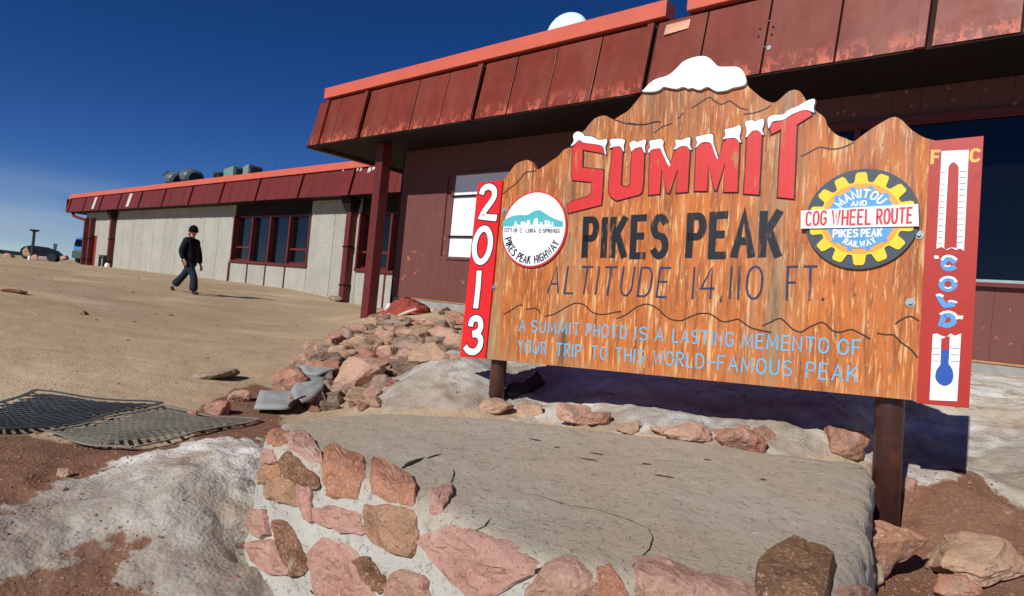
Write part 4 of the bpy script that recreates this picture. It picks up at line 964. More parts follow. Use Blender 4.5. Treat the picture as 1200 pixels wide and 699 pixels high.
# red netting heap
s0, z0 = st(475, 378, 8.3)
def on_dist(px, py, t): s, z = st(px, py, t); return bworld(s, t, z)
TN = 8.05
NET = empty('safety_netting', on_dist(474, 384, TN), (0, 0, -YAW), 'crumpled heap of red plastic netting lying on top of the rocks', 'netting')
pl = [(444, 372), (447, 364), (456, 355), (466, 350), (476, 347.5), (486, 352), (497, 357), (503, 362), (504, 372), (490, 380), (474, 388), (455, 384)]
loc = NET.location; 
def npt(px, py, dt): 
    p = on_dist(px, py, TN + dt) - loc; return Matrix.Rotation(YAW, 4, 'Z') @ p
c = (474, 366); NU, NV_ = 44, 14
vs = []; Pn = resample([Vector(p) for p in pl], NU)
for j in range(NV_ + 1):
    f = 1 - j / NV_ 
    for i in range(NU):
        p = Vector(c).lerp(Pn[i], f); dt = -.42 * (1 - f ** 2.2) + .05 * math.sin(i * .9) * f + .04 * math.sin(j * 1.3 + i * .5)
        vs.append(npt(p.x, p.y, dt + .1))
fs = [(j * NU + i, j * NU + (i + 1) % NU, (j + 1) * NU + (i + 1) % NU, (j + 1) * NU + i) for j in range(NV_) for i in range(NU)]
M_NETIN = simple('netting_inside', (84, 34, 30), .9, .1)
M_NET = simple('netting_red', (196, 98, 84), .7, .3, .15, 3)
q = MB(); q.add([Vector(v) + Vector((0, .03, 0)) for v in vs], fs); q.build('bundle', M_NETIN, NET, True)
# net strands
q = MB()
for k in range(30):
    u = (k + .5) / 30; x = 445 + 58 * u; line = []
    for i in range(15):
        y = 347 + 42 * i / 14 + (x - 474) * .12; xx = x + (y - 366) * .25
        pp = Vector((xx, y)); d = pp - Vector(c); ang_ = math.atan2(d.y, d.x); best = min(range(NU), key=lambda n_: abs((math.atan2((Pn[n_] - Vector(c)).y, (Pn[n_] - Vector(c)).x) - ang_ + math.pi) % (2 * math.pi) - math.pi))
        Rm = (Pn[best] - Vector(c)).length; f = d.length / Rm
        if f > .97:
            if len(line) > 1: q.tube(line, .009, 4, False)
            line = []; continue
        dt = -.42 * (1 - f ** 2.2) + .05 * math.sin(best * .9) * f; line.append(npt(xx, y, dt + .06))
    if len(line) > 1: q.tube(line, .009, 4, False)
for k in range(20):
    y0_ = 348 + 40 * (k + .5) / 20; line = []
    for i in range(19):
        xx = 443 + 62 * i / 18; y = y0_ + (xx - 474) * -.22
        pp = Vector((xx, y)); d = pp - Vector(c); ang_ = math.atan2(d.y, d.x); best = min(range(NU), key=lambda n_: abs((math.atan2((Pn[n_] - Vector(c)).y, (Pn[n_] - Vector(c)).x) - ang_ + math.pi) % (2 * math.pi) - math.pi))
        f = d.length / (Pn[best] - Vector(c)).length
        if f > .97:
            if len(line) > 1: q.tube(line, .007, 4, False)
            line = []; continue
        dt = -.42 * (1 - f ** 2.2) + .05 * math.sin(best * .9) * f; line.append(npt(xx, y, dt + .05))
    if len(line) > 1: q.tube(line, .007, 4, False)
tag(q.build('net_strands', M_NET, NET), kind='stuff')
def stick(pts_px, t, rad, label, col):
    P = [on_dist(x, y, t) for x, y in pts_px]; c0 = P[0].copy(); q = MB(); q.tube([p - c0 for p in P], rad, 6)
    o = q.build('stick', simple('weathered_stick', col, .8), None, True, loc=c0); tag(o, label, 'stick')
stick([(466, 371), (475, 367), (488, 362.5)], TN - .42, [.03, .032, .022], 'pale weathered stick lying across the red netting', (200, 176, 160))
stick([(452, 364), (457, 357)], TN - .1, [.04, .045], 'short white offcut sticking up left of the red netting', (226, 222, 216))
stick([(507, 375), (507, 362)], TN + .45, [.05, .05], 'short wooden stub standing at the corner of the concrete base', (196, 170, 136))

# ------------------------------------------------------------------ loose pebbles and gravel
M_GRAV = Mat('gravel', lin((150, 108, 84)), .9, .2); M_GRAV.layer(lin((172, 140, 118)), 30, .45, .6, .9, detail=2).layer(lin((98, 70, 56)), 42, .48, .6, .9, detail=2, off=4); M_GRAV = M_GRAV.done()
R = random.Random(5); q = MB(); 
OCT = [(1, 0, 0), (0, 1, 0), (-1, 0, 0), (0, -1, 0), (0, 0, 1), (0, 0, -.6)]
cnt = 0
def pebble(x, y, s):
    z = gz_fine(x, y); a = R.uniform(0, 6.28); ca, sa = math.cos(a), math.sin(a); vs = []
    for p in OCT:
        k = R.uniform(.6, 1.2); px_, py_, pz_ = p[0] * s * k, p[1] * s * k * .8, p[2] * s * .6 * k
        vs.append((x + px_ * ca - py_ * sa, y + px_ * sa + py_ * ca, z + pz_ + s * .1))
    q.add(vs, [(0, 1, 4), (1, 2, 4), (2, 3, 4), (3, 0, 4), (1, 0, 5), (2, 1, 5), (3, 2, 5), (0, 3, 5)])
while cnt < 17000:
    t_ = R.uniform(-.85, .85); r_ = math.exp(R.uniform(math.log(1.4), math.log(26)))
    x, y = r_ * math.sin(t_), r_ * math.cos(t_)
    fi = int((t_ - th[0]) / (th[1] - th[0])); fj = int(np.searchsorted(rr, r_)) - 1
    sn, rd = SN[fi, fj], RD[fi, fj]
    if sn > .6 and R.random() < .9: continue
    if rd < .3 and R.random() < .45: continue
    s = R.choice([.003, .003, .004, .005, .007]) * (1 + .16 * r_) * (R.uniform(1.5, 2.4) if R.random() < .03 else 1)
    if rd < .3: s *= .62 if R.random() < .985 else 1.7
    pebble(x, y, s); cnt += 1
o = q.build('gravel', M_GRAV); tag(o, 'loose reddish gravel and pebbles scattered over the ground', 'gravel', kind='stuff')

# ------------------------------------------------------------------ the sign
PHI, TILT, INPL = math.radians(34.82), math.radians(1.87), math.radians(2.6)
s_r = Vector((math.cos(PHI), -math.sin(PHI), 0)); s_b = Vector((math.sin(PHI), math.cos(PHI), 0))
s_u = math.cos(TILT) * Vector((0, 0, 1)) + math.sin(TILT) * s_b
s_x = math.cos(INPL) * s_r + math.sin(INPL) * s_u; s_y = -math.sin(INPL) * s_r + math.cos(INPL) * s_u; s_z = s_x.cross(s_y)
r_ = ray(571, 421); s_o = r_ * (4.3 / r_.y)
SIGN = empty('summit_sign', s_o + Vector((0, 0, EYE)), None, 'large varnished wooden SUMMIT sign cut like a mountain skyline, on two steel posts', 'sign')
SIGN.rotation_euler = Matrix((s_x, s_y, s_z)).transposed().to_euler()
def S(px, py):                       # point of the board face, in board metres
    r = ray(px, py); k = s_o.dot(s_z) / r.dot(s_z); p = r * k - s_o; return Vector((p.dot(s_x), p.dot(s_y)))
def SP(L, ox=0, oy=0, sc=1): return [S(ox + x / sc, oy + y / sc) for x, y in L]
def cr(P, n=4, closed=False):        # smooth a polyline
    out = []; N = len(P); rngi = range(N if closed else N - 1)
    for i in rngi:
        p0, p1, p2, p3 = (P[(i - 1) % N], P[i], P[(i + 1) % N], P[(i + 2) % N]) if closed else (P[max(i - 1, 0)], P[i], P[i + 1], P[min(i + 2, N - 1)])
        for k in range(n):
            t = k / n; out.append(.5 * ((2 * p1) + (p2 - p0) * t + (2 * p0 - 5 * p1 + 4 * p2 - p3) * t * t + (3 * p1 - p0 - 3 * p2 + p3) * t ** 3))
    if not closed: out.append(P[-1])
    return out
def ribbon(q, P, w, z, closed=False, ext=0.0, th_=0):
    P = [Vector(p) for p in P]
    P = [p for i, p in enumerate(P) if i == 0 or (p - P[i - 1]).length > 1e-5]
    if closed and (P[0] - P[-1]).length < 1e-5: P.pop()
    N = len(P)
    if N < 2: return
    if ext and not closed:
        P[0] = P[0] + (P[0] - P[1]).normalized() * ext; P[-1] = P[-1] + (P[-1] - P[-2]).normalized() * ext
    Lf, Rt = [], []
    for i in range(N):
        a = P[(i - 1) % N] if (closed or i > 0) else None; b = P[(i + 1) % N] if (closed or i < N - 1) else None
        d0 = (P[i] - a).normalized() if a is not None else None; d1 = (b - P[i]).normalized() if b is not None else None
        if d0 is None: d0 = d1
        if d1 is None: d1 = d0
        n0 = Vector((-d0.y, d0.x)); n1 = Vector((-d1.y, d1.x)); m_ = n0 + n1
        m_ = m_.normalized() if m_.length > .2 else n0
        k = 1 / max(.5, m_.dot(n0)); Lf.append(P[i] + m_ * w / 2 * k); Rt.append(P[i] - m_ * w / 2 * k)
    vs = [(p.x, p.y, z) for p in Lf] + [(p.x, p.y, z) for p in Rt]
    fs = []
    for i in range(N if closed else N - 1):
        j = (i + 1) % N; fs.append((i, i + N, j + N, j))
    q.add(vs, fs)
def flat(q, P, z): q.prism([(p[0], p[1]) for p in P], z - .004, z)
def arc(cx, cy, rx, ry, a0, a1, n=8): return [(cx + rx * math.cos(math.radians(a0 + (a1 - a0) * i / n)), cy + ry * math.sin(math.radians(a0 + (a1 - a0) * i / n))) for i in range(n + 1)]
GL = {'A': (.8, [[(0, 0), (.4, 1), (.8, 0)], [(.14, .34), (.66, .34)]]), 'B': (.7, [[(0, 0), (0, 1), (.4, 1)] + arc(.4, .76, .25, .24, 90, -90) + [(0, .52)], [(.4, .52)] + arc(.42, .26, .28, .26, 90, -90) + [(0, 0)]]),
      'C': (.7, [arc(.35, .7, .35, .3, 30, 180) + arc(.35, .3, .35, .3, 180, 330)]), 'D': (.75, [[(0, 0), (0, 1), (.35, 1)] + arc(.38, .62, .37, .38, 90, 0)[1:] + arc(.38, .38, .37, .38, 0, -90) + [(0, 0)]]),
      'E': (.62, [[(.62, 1), (0, 1), (0, 0), (.62, 0)], [(0, .52), (.5, .52)]]), 'F': (.62, [[(.62, 1), (0, 1), (0, 0)], [(0, .52), (.5, .52)]]),
      'G': (.75, [arc(.37, .7, .37, .3, 30, 180) + arc(.37, .3, .37, .3, 180, 360) + [(.74, .46), (.42, .46)]]), 'H': (.7, [[(0, 0), (0, 1)], [(.7, 0), (.7, 1)], [(0, .5), (.7, .5)]]), 'I': (.0, [[(0, 0), (0, 1)]]),
      'K': (.7, [[(0, 0), (0, 1)], [(.68, 1), (.05, .42)], [(.25, .6), (.7, 0)]]), 'L': (.6, [[(0, 1), (0, 0), (.6, 0)]]), 'M': (.95, [[(0, 0), (.06, 1), (.47, .2), (.89, 1), (.95, 0)]]), 'N': (.72, [[(0, 0), (0, 1), (.72, 0), (.72, 1)]]),
      'O': (.76, [arc(.38, .62, .38, .38, 0, 180) + arc(.38, .38, .38, .38, 180, 360) + [(.76, .62)]]), 'P': (.66, [[(0, 0), (0, 1), (.36, 1)] + arc(.38, .74, .28, .26, 90, -90) + [(0, .48)]]),
      'R': (.7, [[(0, 0), (0, 1), (.38, 1)] + arc(.4, .75, .27, .25, 90, -90) + [(0, .5)], [(.32, .5), (.7, 0)]]), 'S': (.66, [arc(.33, .75, .32, .25, 30, 240, 8) + arc(.33, .26, .33, .26, 60, -150, 8)]),
      'T': (.76, [[(0, 1), (.76, 1)], [(.38, 1), (.38, 0)]]), 'U': (.72, [[(0, 1), (0, .34)] + arc(.36, .34, .36, .34, 180, 360) + [(.72, 1)]]), 'W': (1.0, [[(0, 1), (.24, 0), (.5, .8), (.76, 0), (1, 1)]]), 'Y': (.7, [[(0, 1), (.35, .48), (.7, 1)], [(.35, .48), (.35, 0)]]),
      '1': (.0, [[(0, 0), (0, 1)]]), '4': (.7, [[(.56, 0), (.56, 1), (0, .32), (.74, .32)]]), '0': (.76, [arc(.38, .6, .38, .4, 0, 180) + arc(.38, .4, .38, .4, 180, 360) + [(.76, .6)]]), ',': (.05, [[(.05, .08), (0, -.1)]]), '.': (.02, [[(0, 0), (.02, .05)]]), '-': (.8, [[(0, .5), (.8, .5)]]), ' ': (.35, []), 'V': (.7, [[(0, 1), (.35, 0), (.7, 1)]])}
zc = [0]
def text(q, txt, p0, p1, hvec, w, z, gap=.34, ext=.3, arcmap=None, jit=0):
    # strokes laid between p0 and p1 on the baseline; hvec = cap height vector
    xs = []; x = 0
    for i, c in enumerate(txt):
        adv = GL[c][0]; xs.append(x); x += adv + (gap if c != ' ' else gap * .3)
    tot = x - gap; X = (Vector(p1) - Vector(p0)) / max(tot, 1e-6) if arcmap is None else None
    per = isinstance(q, tuple); spec_ = q
    for i, c in enumerate(txt):
        if per: q = MB()
        for k, pl in enumerate(GL[c][1]):
            zz = z + .0004 * ((k + i) % 3)
            if arcmap is None: P = [Vector(p0) + X * (xs[i] + a) + Vector(hvec) * b for a, b in pl]
            else: P = [arcmap((xs[i] + a) / tot, b) for a, b in pl]
            ribbon(q, P, w, zz, ext=w * ext)
        if per and q.v: q.build(*spec_)
def px_text(q, txt, x0, y0, x1, y1, xt, yt, w, z, **k):
    p0, p1 = S(x0, y0), S(x1, y1); text(q, txt, p0, p1, S(xt, yt) - p0, w, z, **k)

# --- materials of the sign
m = Mat('varnished_plywood', lin((188, 106, 48)), .45, .4)
m.layer(lin((206, 114, 42)), 1.6, .42, .62, .8, detail=4).layer(lin((158, 82, 36)), 2.3, .50, .72, .7, detail=5, off=3)
m.layer(lin((132, 74, 36)), 34, .49, .61, .8, detail=8, rough=.7, stretch=(1, .07, 1), dist=.35).layer(lin((222, 178, 122)), 58, .54, .61, .85, detail=9, stretch=(1, .09, 1), off=5, rough=.7, dist=.4)
m.layer(lin((96, 54, 30)), 52, .58, .66, .7, detail=8, rough=.7, stretch=(1, .08, 1), off=8).layer(lin((222, 190, 136)), 15, .60, .68, .85, detail=7, stretch=(1, .07, 1), off=2, dist=.3)
wx = axis(m, 0); wy = axis(m, 1)
def band(c_, w_): 
    d = m.math('ABSOLUTE', m.math('SUBTRACT', wx, c_), 0)
    mm_ = m.N('Math'); mm_.operation = 'SUBTRACT'; m.l.new(wx, mm_.inputs[0]); mm_.inputs[1].default_value = c_
    ma_ = m.N('Math'); ma_.operation = 'ABSOLUTE'; m.l.new(mm_.outputs[0], ma_.inputs[0]); return m.ramp(ma_.outputs[0], w_, 0)
for c_, w_, k_ in ((.585, .13, .95), (1.80, .18, .85)):
    worn = m.math('MULTIPLY', band(c_, w_), m.ramp(m.noise(14, detail=7, stretch=(1, .12, 1), off=c_), .42, .60))
    m.mix(worn, lin((156, 132, 98)), k=k_); m.mix(m.math('MULTIPLY', band(c_ - .01, w_ * .35), m.ramp(m.noise(10, detail=6, stretch=(1, .2, 1), off=c_ + 4), .5, .62)), lin((66, 54, 42)), k=.85)
tp = m.math('MULTIPLY', m.ramp(wy, 1.0, 1.7), m.ramp(m.noise(8, detail=6, stretch=(1, .1, 1), off=6), .40, .62)); m.mix(tp, lin((120, 82, 54)), k=.85)
edge_ = m.math('MULTIPLY', m.ramp(wy, .10, 0.0), m.ramp(m.noise(26, detail=6, stretch=(1, .3, 1), off=1), .42, .56)); m.mix(edge_, lin((176, 134, 88)), k=.6)
lf = m.math('MULTIPLY', m.ramp(wx, .30, .0), m.ramp(m.noise(11, detail=7, stretch=(1, .12, 1), off=9), .44, .6)); m.mix(lf, lin((150, 124, 86)), k=.8)
m.bump(m.noise(55, detail=5, stretch=(1, .05, 1)), .0025).bump(m.noise(7, detail=3, stretch=(1, .2, 1)), .002); m.rough(m.ramp(m.noise(9, stretch=(1, .2, 1), off=3), .35, .65), .32, .65)
M_WOOD = m.done()
def paint(name, rgb, chipc=(178, 120, 66), lo=.70, hi=.74, rough=.45, sc=16, k=.9, stretch=(1, .25, 1)):
    m = Mat(name, lin(rgb), rough, .35); m.var(.06, 5).mix(m.ramp(m.noise(sc, detail=7, rough=.65, stretch=stretch, off=rgb[0] * .1), lo, hi), lin(chipc), k=k)
    m.bump(m.noise(50, detail=4, stretch=(1, .1, 1)), .001); return m.done()
P_RED = paint('paint_red', (206, 48, 46), lo=.60, hi=.66); P_SNOW = paint('paint_white', (240, 243, 248), (200, 205, 210), .76, .78); P_BLACK = paint('paint_black', (20, 25, 32), (150, 96, 56), .58, .68, sc=22)
P_NAVY = paint('paint_navy', (44, 56, 84), (172, 104, 56), .57, .66, sc=26); P_BLUE = paint('paint_sky_blue', (104, 178, 214), (184, 122, 66), .60, .70, sc=30); P_GROOVE = paint('groove_dark', (58, 34, 24), (200, 170, 130), .64, .70, sc=10, stretch=(1, 1, 1))
P_STRIP = paint('strip_red', (222, 38, 40), (236, 170, 150), .75, .77, .35, 20, stretch=(1, 1, 1)); P_PANEL = paint('panel_red', (176, 50, 40), (138, 42, 36), .60, .72, .4, 9, stretch=(1, 1, 1)); P_NUM = paint('numeral_white', (238, 240, 244), (230, 150, 130), .70, .73, stretch=(1, 1, 1))
P_TEAL = paint('paint_teal', (84, 178, 184), (120, 196, 200), .7, .75); P_YEL = paint('paint_yellow', (244, 204, 44), (236, 186, 60), .65, .75); P_ORA = paint('paint_orange', (228, 160, 72), (220, 150, 80), .65, .75)
P_CBLUE = paint('paint_cog_blue', (84, 156, 214), (110, 170, 214), .65, .75); P_GEARBG = paint('paint_slate', (62, 74, 84), (84, 96, 104), .6, .7, .5); P_WRED = paint('lettering_red', (206, 56, 50), (236, 150, 140), .62, .7); P_DEEP = paint('paint_deep_blue', (44, 84, 168), (60, 100, 180), .65, .75)
P_GOLD = paint('letter_gold', (232, 178, 84), (200, 110, 60), .62, .7); P_EDGE = simple('ply_edge', (168, 126, 84), .8, .2, .2, 20)

# --- board
B = [(571, 421), (577, 300), (583, 240), (589.3, 211.9), (595.8, 204.4), (604, 193), (613.5, 188.6), (620, 188), (624.7, 192.3), (628.4, 199.2), (635.8, 196), (645, 189.5), (654.4, 183), (661, 175.6), (672, 171), (674, 163), (678, 156), (684, 154), (689.8, 146.7), (697, 139.3), (704.7, 136), (710, 136), (715, 138.4), (719.5, 140.2), (727, 135.6), (736, 130), (744, 121), (753, 110), (760, 103), (770, 96), (784, 92), (794, 84), (802, 77), (814, 72), (826, 70), (834, 74), (842, 82), (850, 83), (864, 83), (871, 87), (874, 93), (875.5, 100), (884, 108), (894, 116), (905, 120.6), (912, 118), (922, 109), (930, 105.6), (938, 108), (945, 118), (953, 124), (956, 130), (966, 138), (970, 148), (980, 158), (990, 162), (1000, 166), (1009, 160), (1023, 150), (1040, 140), (1049, 137.3), (1057.5, 141.6), (1069, 153), (1083, 161.6), (1100, 166), (1086, 470.8)]
BP = [S(*p) for p in B]
BPs = [BP[0]] + cr(BP[3:-2], 3) + BP[-2:]
q = MB(); q.prism([(p.x, p.y) for p in BPs], -.04, 0); q.build('board', M_WOOD, SIGN)
# snow cap on the summit, a thicker cut-out
SCp = SP([(70, 243), (80, 232), (110, 200), (150, 172), (220, 150), (270, 110), (310, 70), (370, 45), (430, 38), (470, 55), (510, 95), (550, 100), (620, 100), (655, 120), (672, 155), (677, 195), (650, 212), (600, 222), (560, 238), (510, 243), (485, 235), (450, 217), (405, 235), (360, 222), (340, 228), (310, 217), (270, 228), (225, 222), (195, 217), (170, 235), (130, 245)], 740, 60, 5)
q = MB(); q.prism([(p.x, p.y) for p in cr(SCp, 3, True)], -.002, .02); q.build('summit_snow', P_SNOW, SIGN, bevel=.002)
# SUMMIT letters
L7, L8 = (660, 150, 6.353), (800, 110, 4.994)
letters = [(L7, [(75, 150), (120, 98), (160, 112), (290, 130), (314, 195), (150, 165), (145, 300), (300, 315), (303, 360), (287, 575), (230, 590), (40, 638), (38, 568), (60, 552), (185, 515), (208, 490), (214, 405), (72, 392), (62, 350)]),
           (L7, [(372, 150), (430, 138), (445, 190), (432, 430), (450, 442), (480, 440), (502, 425), (512, 190), (520, 165), (580, 150), (607, 190), (600, 400), (590, 480), (570, 500), (400, 545), (360, 520), (343, 480), (345, 400)]),
           (L7, [(648, 190), (682, 155), (725, 160), (795, 290), (830, 180), (880, 142), (925, 140), (945, 180), (930, 480), (845, 487), (855, 310), (792, 490), (775, 485), (735, 310), (720, 495), (640, 503)]),
           (L8, [(80, 330), (90, 300), (160, 285), (183, 310), (210, 388), (240, 290), (260, 265), (320, 265), (335, 290), (322, 578), (242, 578), (250, 410), (200, 570), (190, 567), (152, 425), (145, 572), (72, 572)]),
           (L8, [(380, 250), (410, 220), (445, 220), (466, 245), (448, 594), (360, 588), (370, 420)]),
           (L8, [(520, 175), (590, 158), (700, 98), (750, 108), (757, 130), (670, 185), (652, 618), (557, 608), (578, 212), (520, 242), (513, 215)])]
for i, ((ox, oy, sc), P) in enumerate(letters):
    PP = SP(P, ox, oy, sc); q = MB(); q.prism([(p.x, p.y) for p in PP], -.001, .007 + .0002 * i); lo = q.build('letter', P_RED, SIGN, bevel=.0015)
    q = MB(); ribbon(q, PP, .0145, .0012, closed=True); q.build('letter_outline', P_BLACK, lo)
caps = [(L7, [(62, 140), (85, 100), (80, 60), (110, 32), (150, 45), (165, 65), (220, 70), (275, 95), (325, 88), (332, 110), (318, 150), (325, 198), (316, 198), (300, 142), (240, 125), (160, 115), (125, 95), (90, 125)]),
        (L7, [(350, 155), (360, 130), (355, 95), (400, 85), (455, 90), (465, 105), (455, 140), (458, 180), (446, 168), (430, 142), (380, 145)]), (L7, [(512, 180), (505, 150), (500, 120), (530, 100), (560, 110), (610, 92), (622, 105), (612, 150), (618, 190), (603, 178), (585, 147), (535, 160)]),
        (L7, [(645, 190), (640, 170), (655, 150), (648, 105), (690, 95), (735, 88), (752, 110), (748, 140), (765, 200), (800, 270), (795, 290), (775, 260), (740, 182), (725, 157), (665, 165)]), (L7, [(828, 165), (845, 135), (840, 95), (885, 95), (945, 75), (950, 110), (948, 140), (962, 165), (948, 166), (925, 142), (880, 142), (850, 160)]),
        (L8, [(78, 320), (88, 290), (80, 260), (110, 250), (175, 240), (182, 285), (188, 310), (208, 370), (207, 388), (190, 350), (168, 292), (120, 288), (90, 310)]), (L8, [(240, 270), (255, 245), (250, 215), (290, 205), (340, 190), (342, 230), (335, 255), (345, 290), (330, 280), (310, 262), (260, 265)]),
        (L8, [(372, 258), (378, 220), (368, 170), (410, 160), (430, 165), (475, 150), (478, 185), (468, 215), (478, 245), (464, 240), (445, 220), (410, 222), (385, 250)]), (L8, [(505, 205), (500, 150), (530, 130), (590, 125), (620, 100), (680, 75), (720, 50), (768, 35), (776, 55), (768, 85), (772, 115), (740, 102), (700, 102), (640, 127), (590, 157), (530, 167), (512, 200)])]
for i, ((ox, oy, sc), P) in enumerate(caps):
    PP = cr(SP(P, ox, oy, sc), 3, True); q = MB(); q.prism([(p.x, p.y) for p in PP], .0, .0115); c_ = q.build('letter_snow', P_SNOW, SIGN, bevel=.0015)
    q = MB(); ribbon(q, PP, .010, .0022, closed=True); q.build('snow_outline', P_BLACK, c_)
# carved and painted wording
px_text(('painted_letter', P_BLACK, SIGN), 'PIKES', 685, 300, 779, 300, 687, 258, .042, .0016, gap=.52, ext=.3)
px_text(('painted_letter', P_BLACK, SIGN), 'PEAK', 807, 300, 911, 299, 809.5, 254, .042, .0016, gap=.50, ext=.3)
q = ('altitude_letter', P_NAVY, SIGN); px_text(q, 'ALTITUDE', 642, 343, 781, 348.5, 646.5, 312.5, .0115, .0016, gap=.45); px_text(q, '14,110', 811.5, 350, 892, 350.5, 814, 314, .0115, .0016, gap=.42); px_text(q, 'FT.', 922, 351.5, 964.5, 352, 923.5, 313, .0125, .0016, gap=.45)
q = ('message_letter', P_BLUE, SIGN)
def ln(words, xa, ya, xb, yb, ha, hb, w):
    for t_, x0, x1 in words:
        f0 = (x0 - xa) / (xb - xa); f1 = (x1 - xa) / (xb - xa); y0 = ya + (yb - ya) * f0; y1 = ya + (yb - ya) * f1; h = ha + (hb - ha) * f0
        px_text(q, t_, x0, y0, x1, y1, x0 + .06 * h, y0 - h, w, .0016, gap=.40)
ln([('A', 608.4, 615.5), ('SUMMIT', 623, 679), ('PHOTO', 687, 734), ('IS', 744.5, 758), ('A', 768, 777), ('LASTING', 788.5, 859), ('MEMENTO', 870, 970), ('OF', 982.5, 1008)], 608.4, 388, 1009, 417, 12.8, 17.5, .0088)
ln([('YOUR', 607, 640), ('TRIP', 652, 680), ('TO', 693, 711), ('THIS', 721, 754), ('WORLD', 766, 824), ('-', 828, 838), ('FAMOUS', 841, 927), ('PEAK', 945, 1004)], 607, 412.5, 1005, 448, 13.2, 18.5, .0088)
# carved mountain lines
q = MB(); lines = [((590, 350, 5.714), [(0, 108), (50, 80), (100, 48), (130, 45)]), ((590, 350, 5.714), [(150, 72), (180, 70), (210, 65), (235, 80), (250, 105)]), ((590, 350, 5.714), [(275, 120), (340, 105), (400, 70), (440, 48), (480, 32), (530, 38), (565, 65), (600, 95), (650, 107), (700, 103), (750, 92), (790, 88)]),
    ((590, 350, 5.714), [(755, 135), (820, 110), (860, 80), (900, 55), (960, 38), (1020, 60), (1060, 95), (1100, 130), (1150, 147), (1200, 148)]), ((800, 340, 5.377), [(0, 192), (60, 165), (100, 150), (140, 148), (180, 155), (240, 195), (280, 200), (320, 190), (350, 185), (380, 205), (430, 238), (490, 255), (560, 268)]),
    ((800, 340, 5.377), [(500, 228), (550, 205), (610, 180), (650, 205), (690, 245), (720, 260), (750, 265), (790, 240), (820, 225), (870, 205), (900, 215), (950, 260), (1000, 265), (1060, 250), (1110, 270), (1183, 310)]), ((850, 250, 3.04), [(540, 428), (570, 433), (600, 435), (625, 460), (640, 470), (665, 490), (685, 516)]), ((850, 250, 3.04), [(605, 396), (630, 378), (660, 368), (690, 385)]),
    ((740, 60, 5), [(-20, 422), (30, 430), (70, 432), (110, 425), (150, 415), (170, 417)]), ((740, 60, 5), [(135, 480), (160, 460), (180, 445), (210, 435), (240, 423)]), ((740, 60, 5), [(270, 400), (285, 385), (305, 362)]), ((740, 60, 5), [(350, 337), (400, 305), (455, 272), (485, 292), (520, 312), (550, 305), (575, 292), (605, 312), (640, 335), (680, 343)]),
    ((740, 60, 5), [(655, 370), (690, 368), (730, 360), (780, 342), (820, 318)]), ((580, 130, 5.375), [(50, 525), (90, 490), (130, 462), (160, 430), (190, 392), (225, 384), (262, 378)]), ((580, 130, 5.375), [(750, 55), (820, 80), (890, 88), (950, 85), (990, 75), (1030, 68), (1045, 75)]), ((860, 60, 3.494), [(275, 432), (310, 415), (350, 395), (400, 402), (440, 397), (470, 385), (492, 374)])]
for (ox, oy, sc), L in lines:
    q = MB(); ribbon(q, cr(SP(L, ox, oy, sc), 4), .0075, .0011); q.build('carved_line', P_GROOVE, SIGN)
# bolts and washers, screw marks
def bolt(px, py, r=.02, z=.0):
    c = S(px, py); q = MB(); q.tube([(c.x, c.y, z), (c.x, c.y, z + .004)], r, 18); bo_ = q.build('washer', M_GREY, SIGN)
    q = MB(); q.tube([(c.x, c.y, z + .004), (c.x, c.y, z + .014)], r * .5, 6); q.build('bolt_head', M_GREY, bo_)
bolt(591.3, 247.4); bolt(579.5, 337); bolt(1067, 354.8); bolt(1076.7, 275.3, .02, .0)
def disc(q, c, r, z0, z1, n=48): q.tube([(c.x, c.y, z0), (c.x, c.y, z1)], r, n)
for (px, py) in ((1003, 211), (969, 324), (1028, 328), (1061, 329), (1002, 345), (1017, 428), (1046, 433), (797, 439), (1001, 346)):
    q = MB(); disc(q, S(px, py), .009, 0, .0012, 14); pl_ = q.build('filled_screw_hole', P_EDGE, SIGN)
# left round badge
c = S(626.2, 269.2); RB = ((S(530 + 722 / 5.38, 200 + 355 / 5.38) - S(530 + 313 / 5.38, 200 + 380 / 5.38)).length) / 2
print('badge', RB)
BL = empty('round_badge'); BL.parent = SIGN; BL['label'] = 'white round badge with a teal mountain and a city skyline'
q = MB(); disc(q, c, RB, .0, .014, 64); q.build('rim', P_WRED, BL)
q = MB(); disc(q, c, RB * .955, .0145, .0165, 64); q.build('face', P_SNOW, BL)
z3 = lambda L: SP(L, 530, 200, 5.38)
q = MB(); q.prism([(p.x, p.y) for p in cr(z3([(330, 322), (365, 300), (400, 288), (440, 284), (480, 285), (515, 265), (555, 253), (585, 268), (620, 290), (660, 310), (706, 325)]), 3) + z3([(707, 357), (326, 355)])], .016, .0185); q.build('mountain', P_TEAL, BL)
q = MB(); sky_ = [(395, 358), (403, 340), (410, 318), (418, 340), (428, 347), (443, 347), (443, 327), (470, 326), (472, 335), (482, 335), (483, 318), (500, 318), (501, 347), (518, 347), (525, 318), (538, 304), (549, 305), (552, 345), (562, 345), (563, 330), (578, 330), (580, 347), (592, 347), (593, 318), (608, 318), (609, 346), (614, 346), (614, 320), (625, 320), (627, 348), (637, 348), (637, 328), (646, 330), (648, 360)]
q.prism([(p.x, p.y) for p in z3(sky_)], .018, .0205); q.build('skyline', P_SNOW, BL)
q = MB()
def zt(txt, x0, x1, y, h): p0, p1 = z3([(x0, y), (x1, y + (x1 - x0) * .02)]); hv = z3([(x0, y - h)])[0] - p0; text(q, txt, p0, p1, hv, .0048, .018, gap=.4)
zt('CITY', 340, 385, 390, 22); zt('OF', 396, 421, 392, 22); zt('C', 436, 450, 393, 22); zt('LORA', 474, 534, 393, 22); zt('O', 556, 569, 394, 22); zt('SPRINGS', 582, 684, 394, 22)
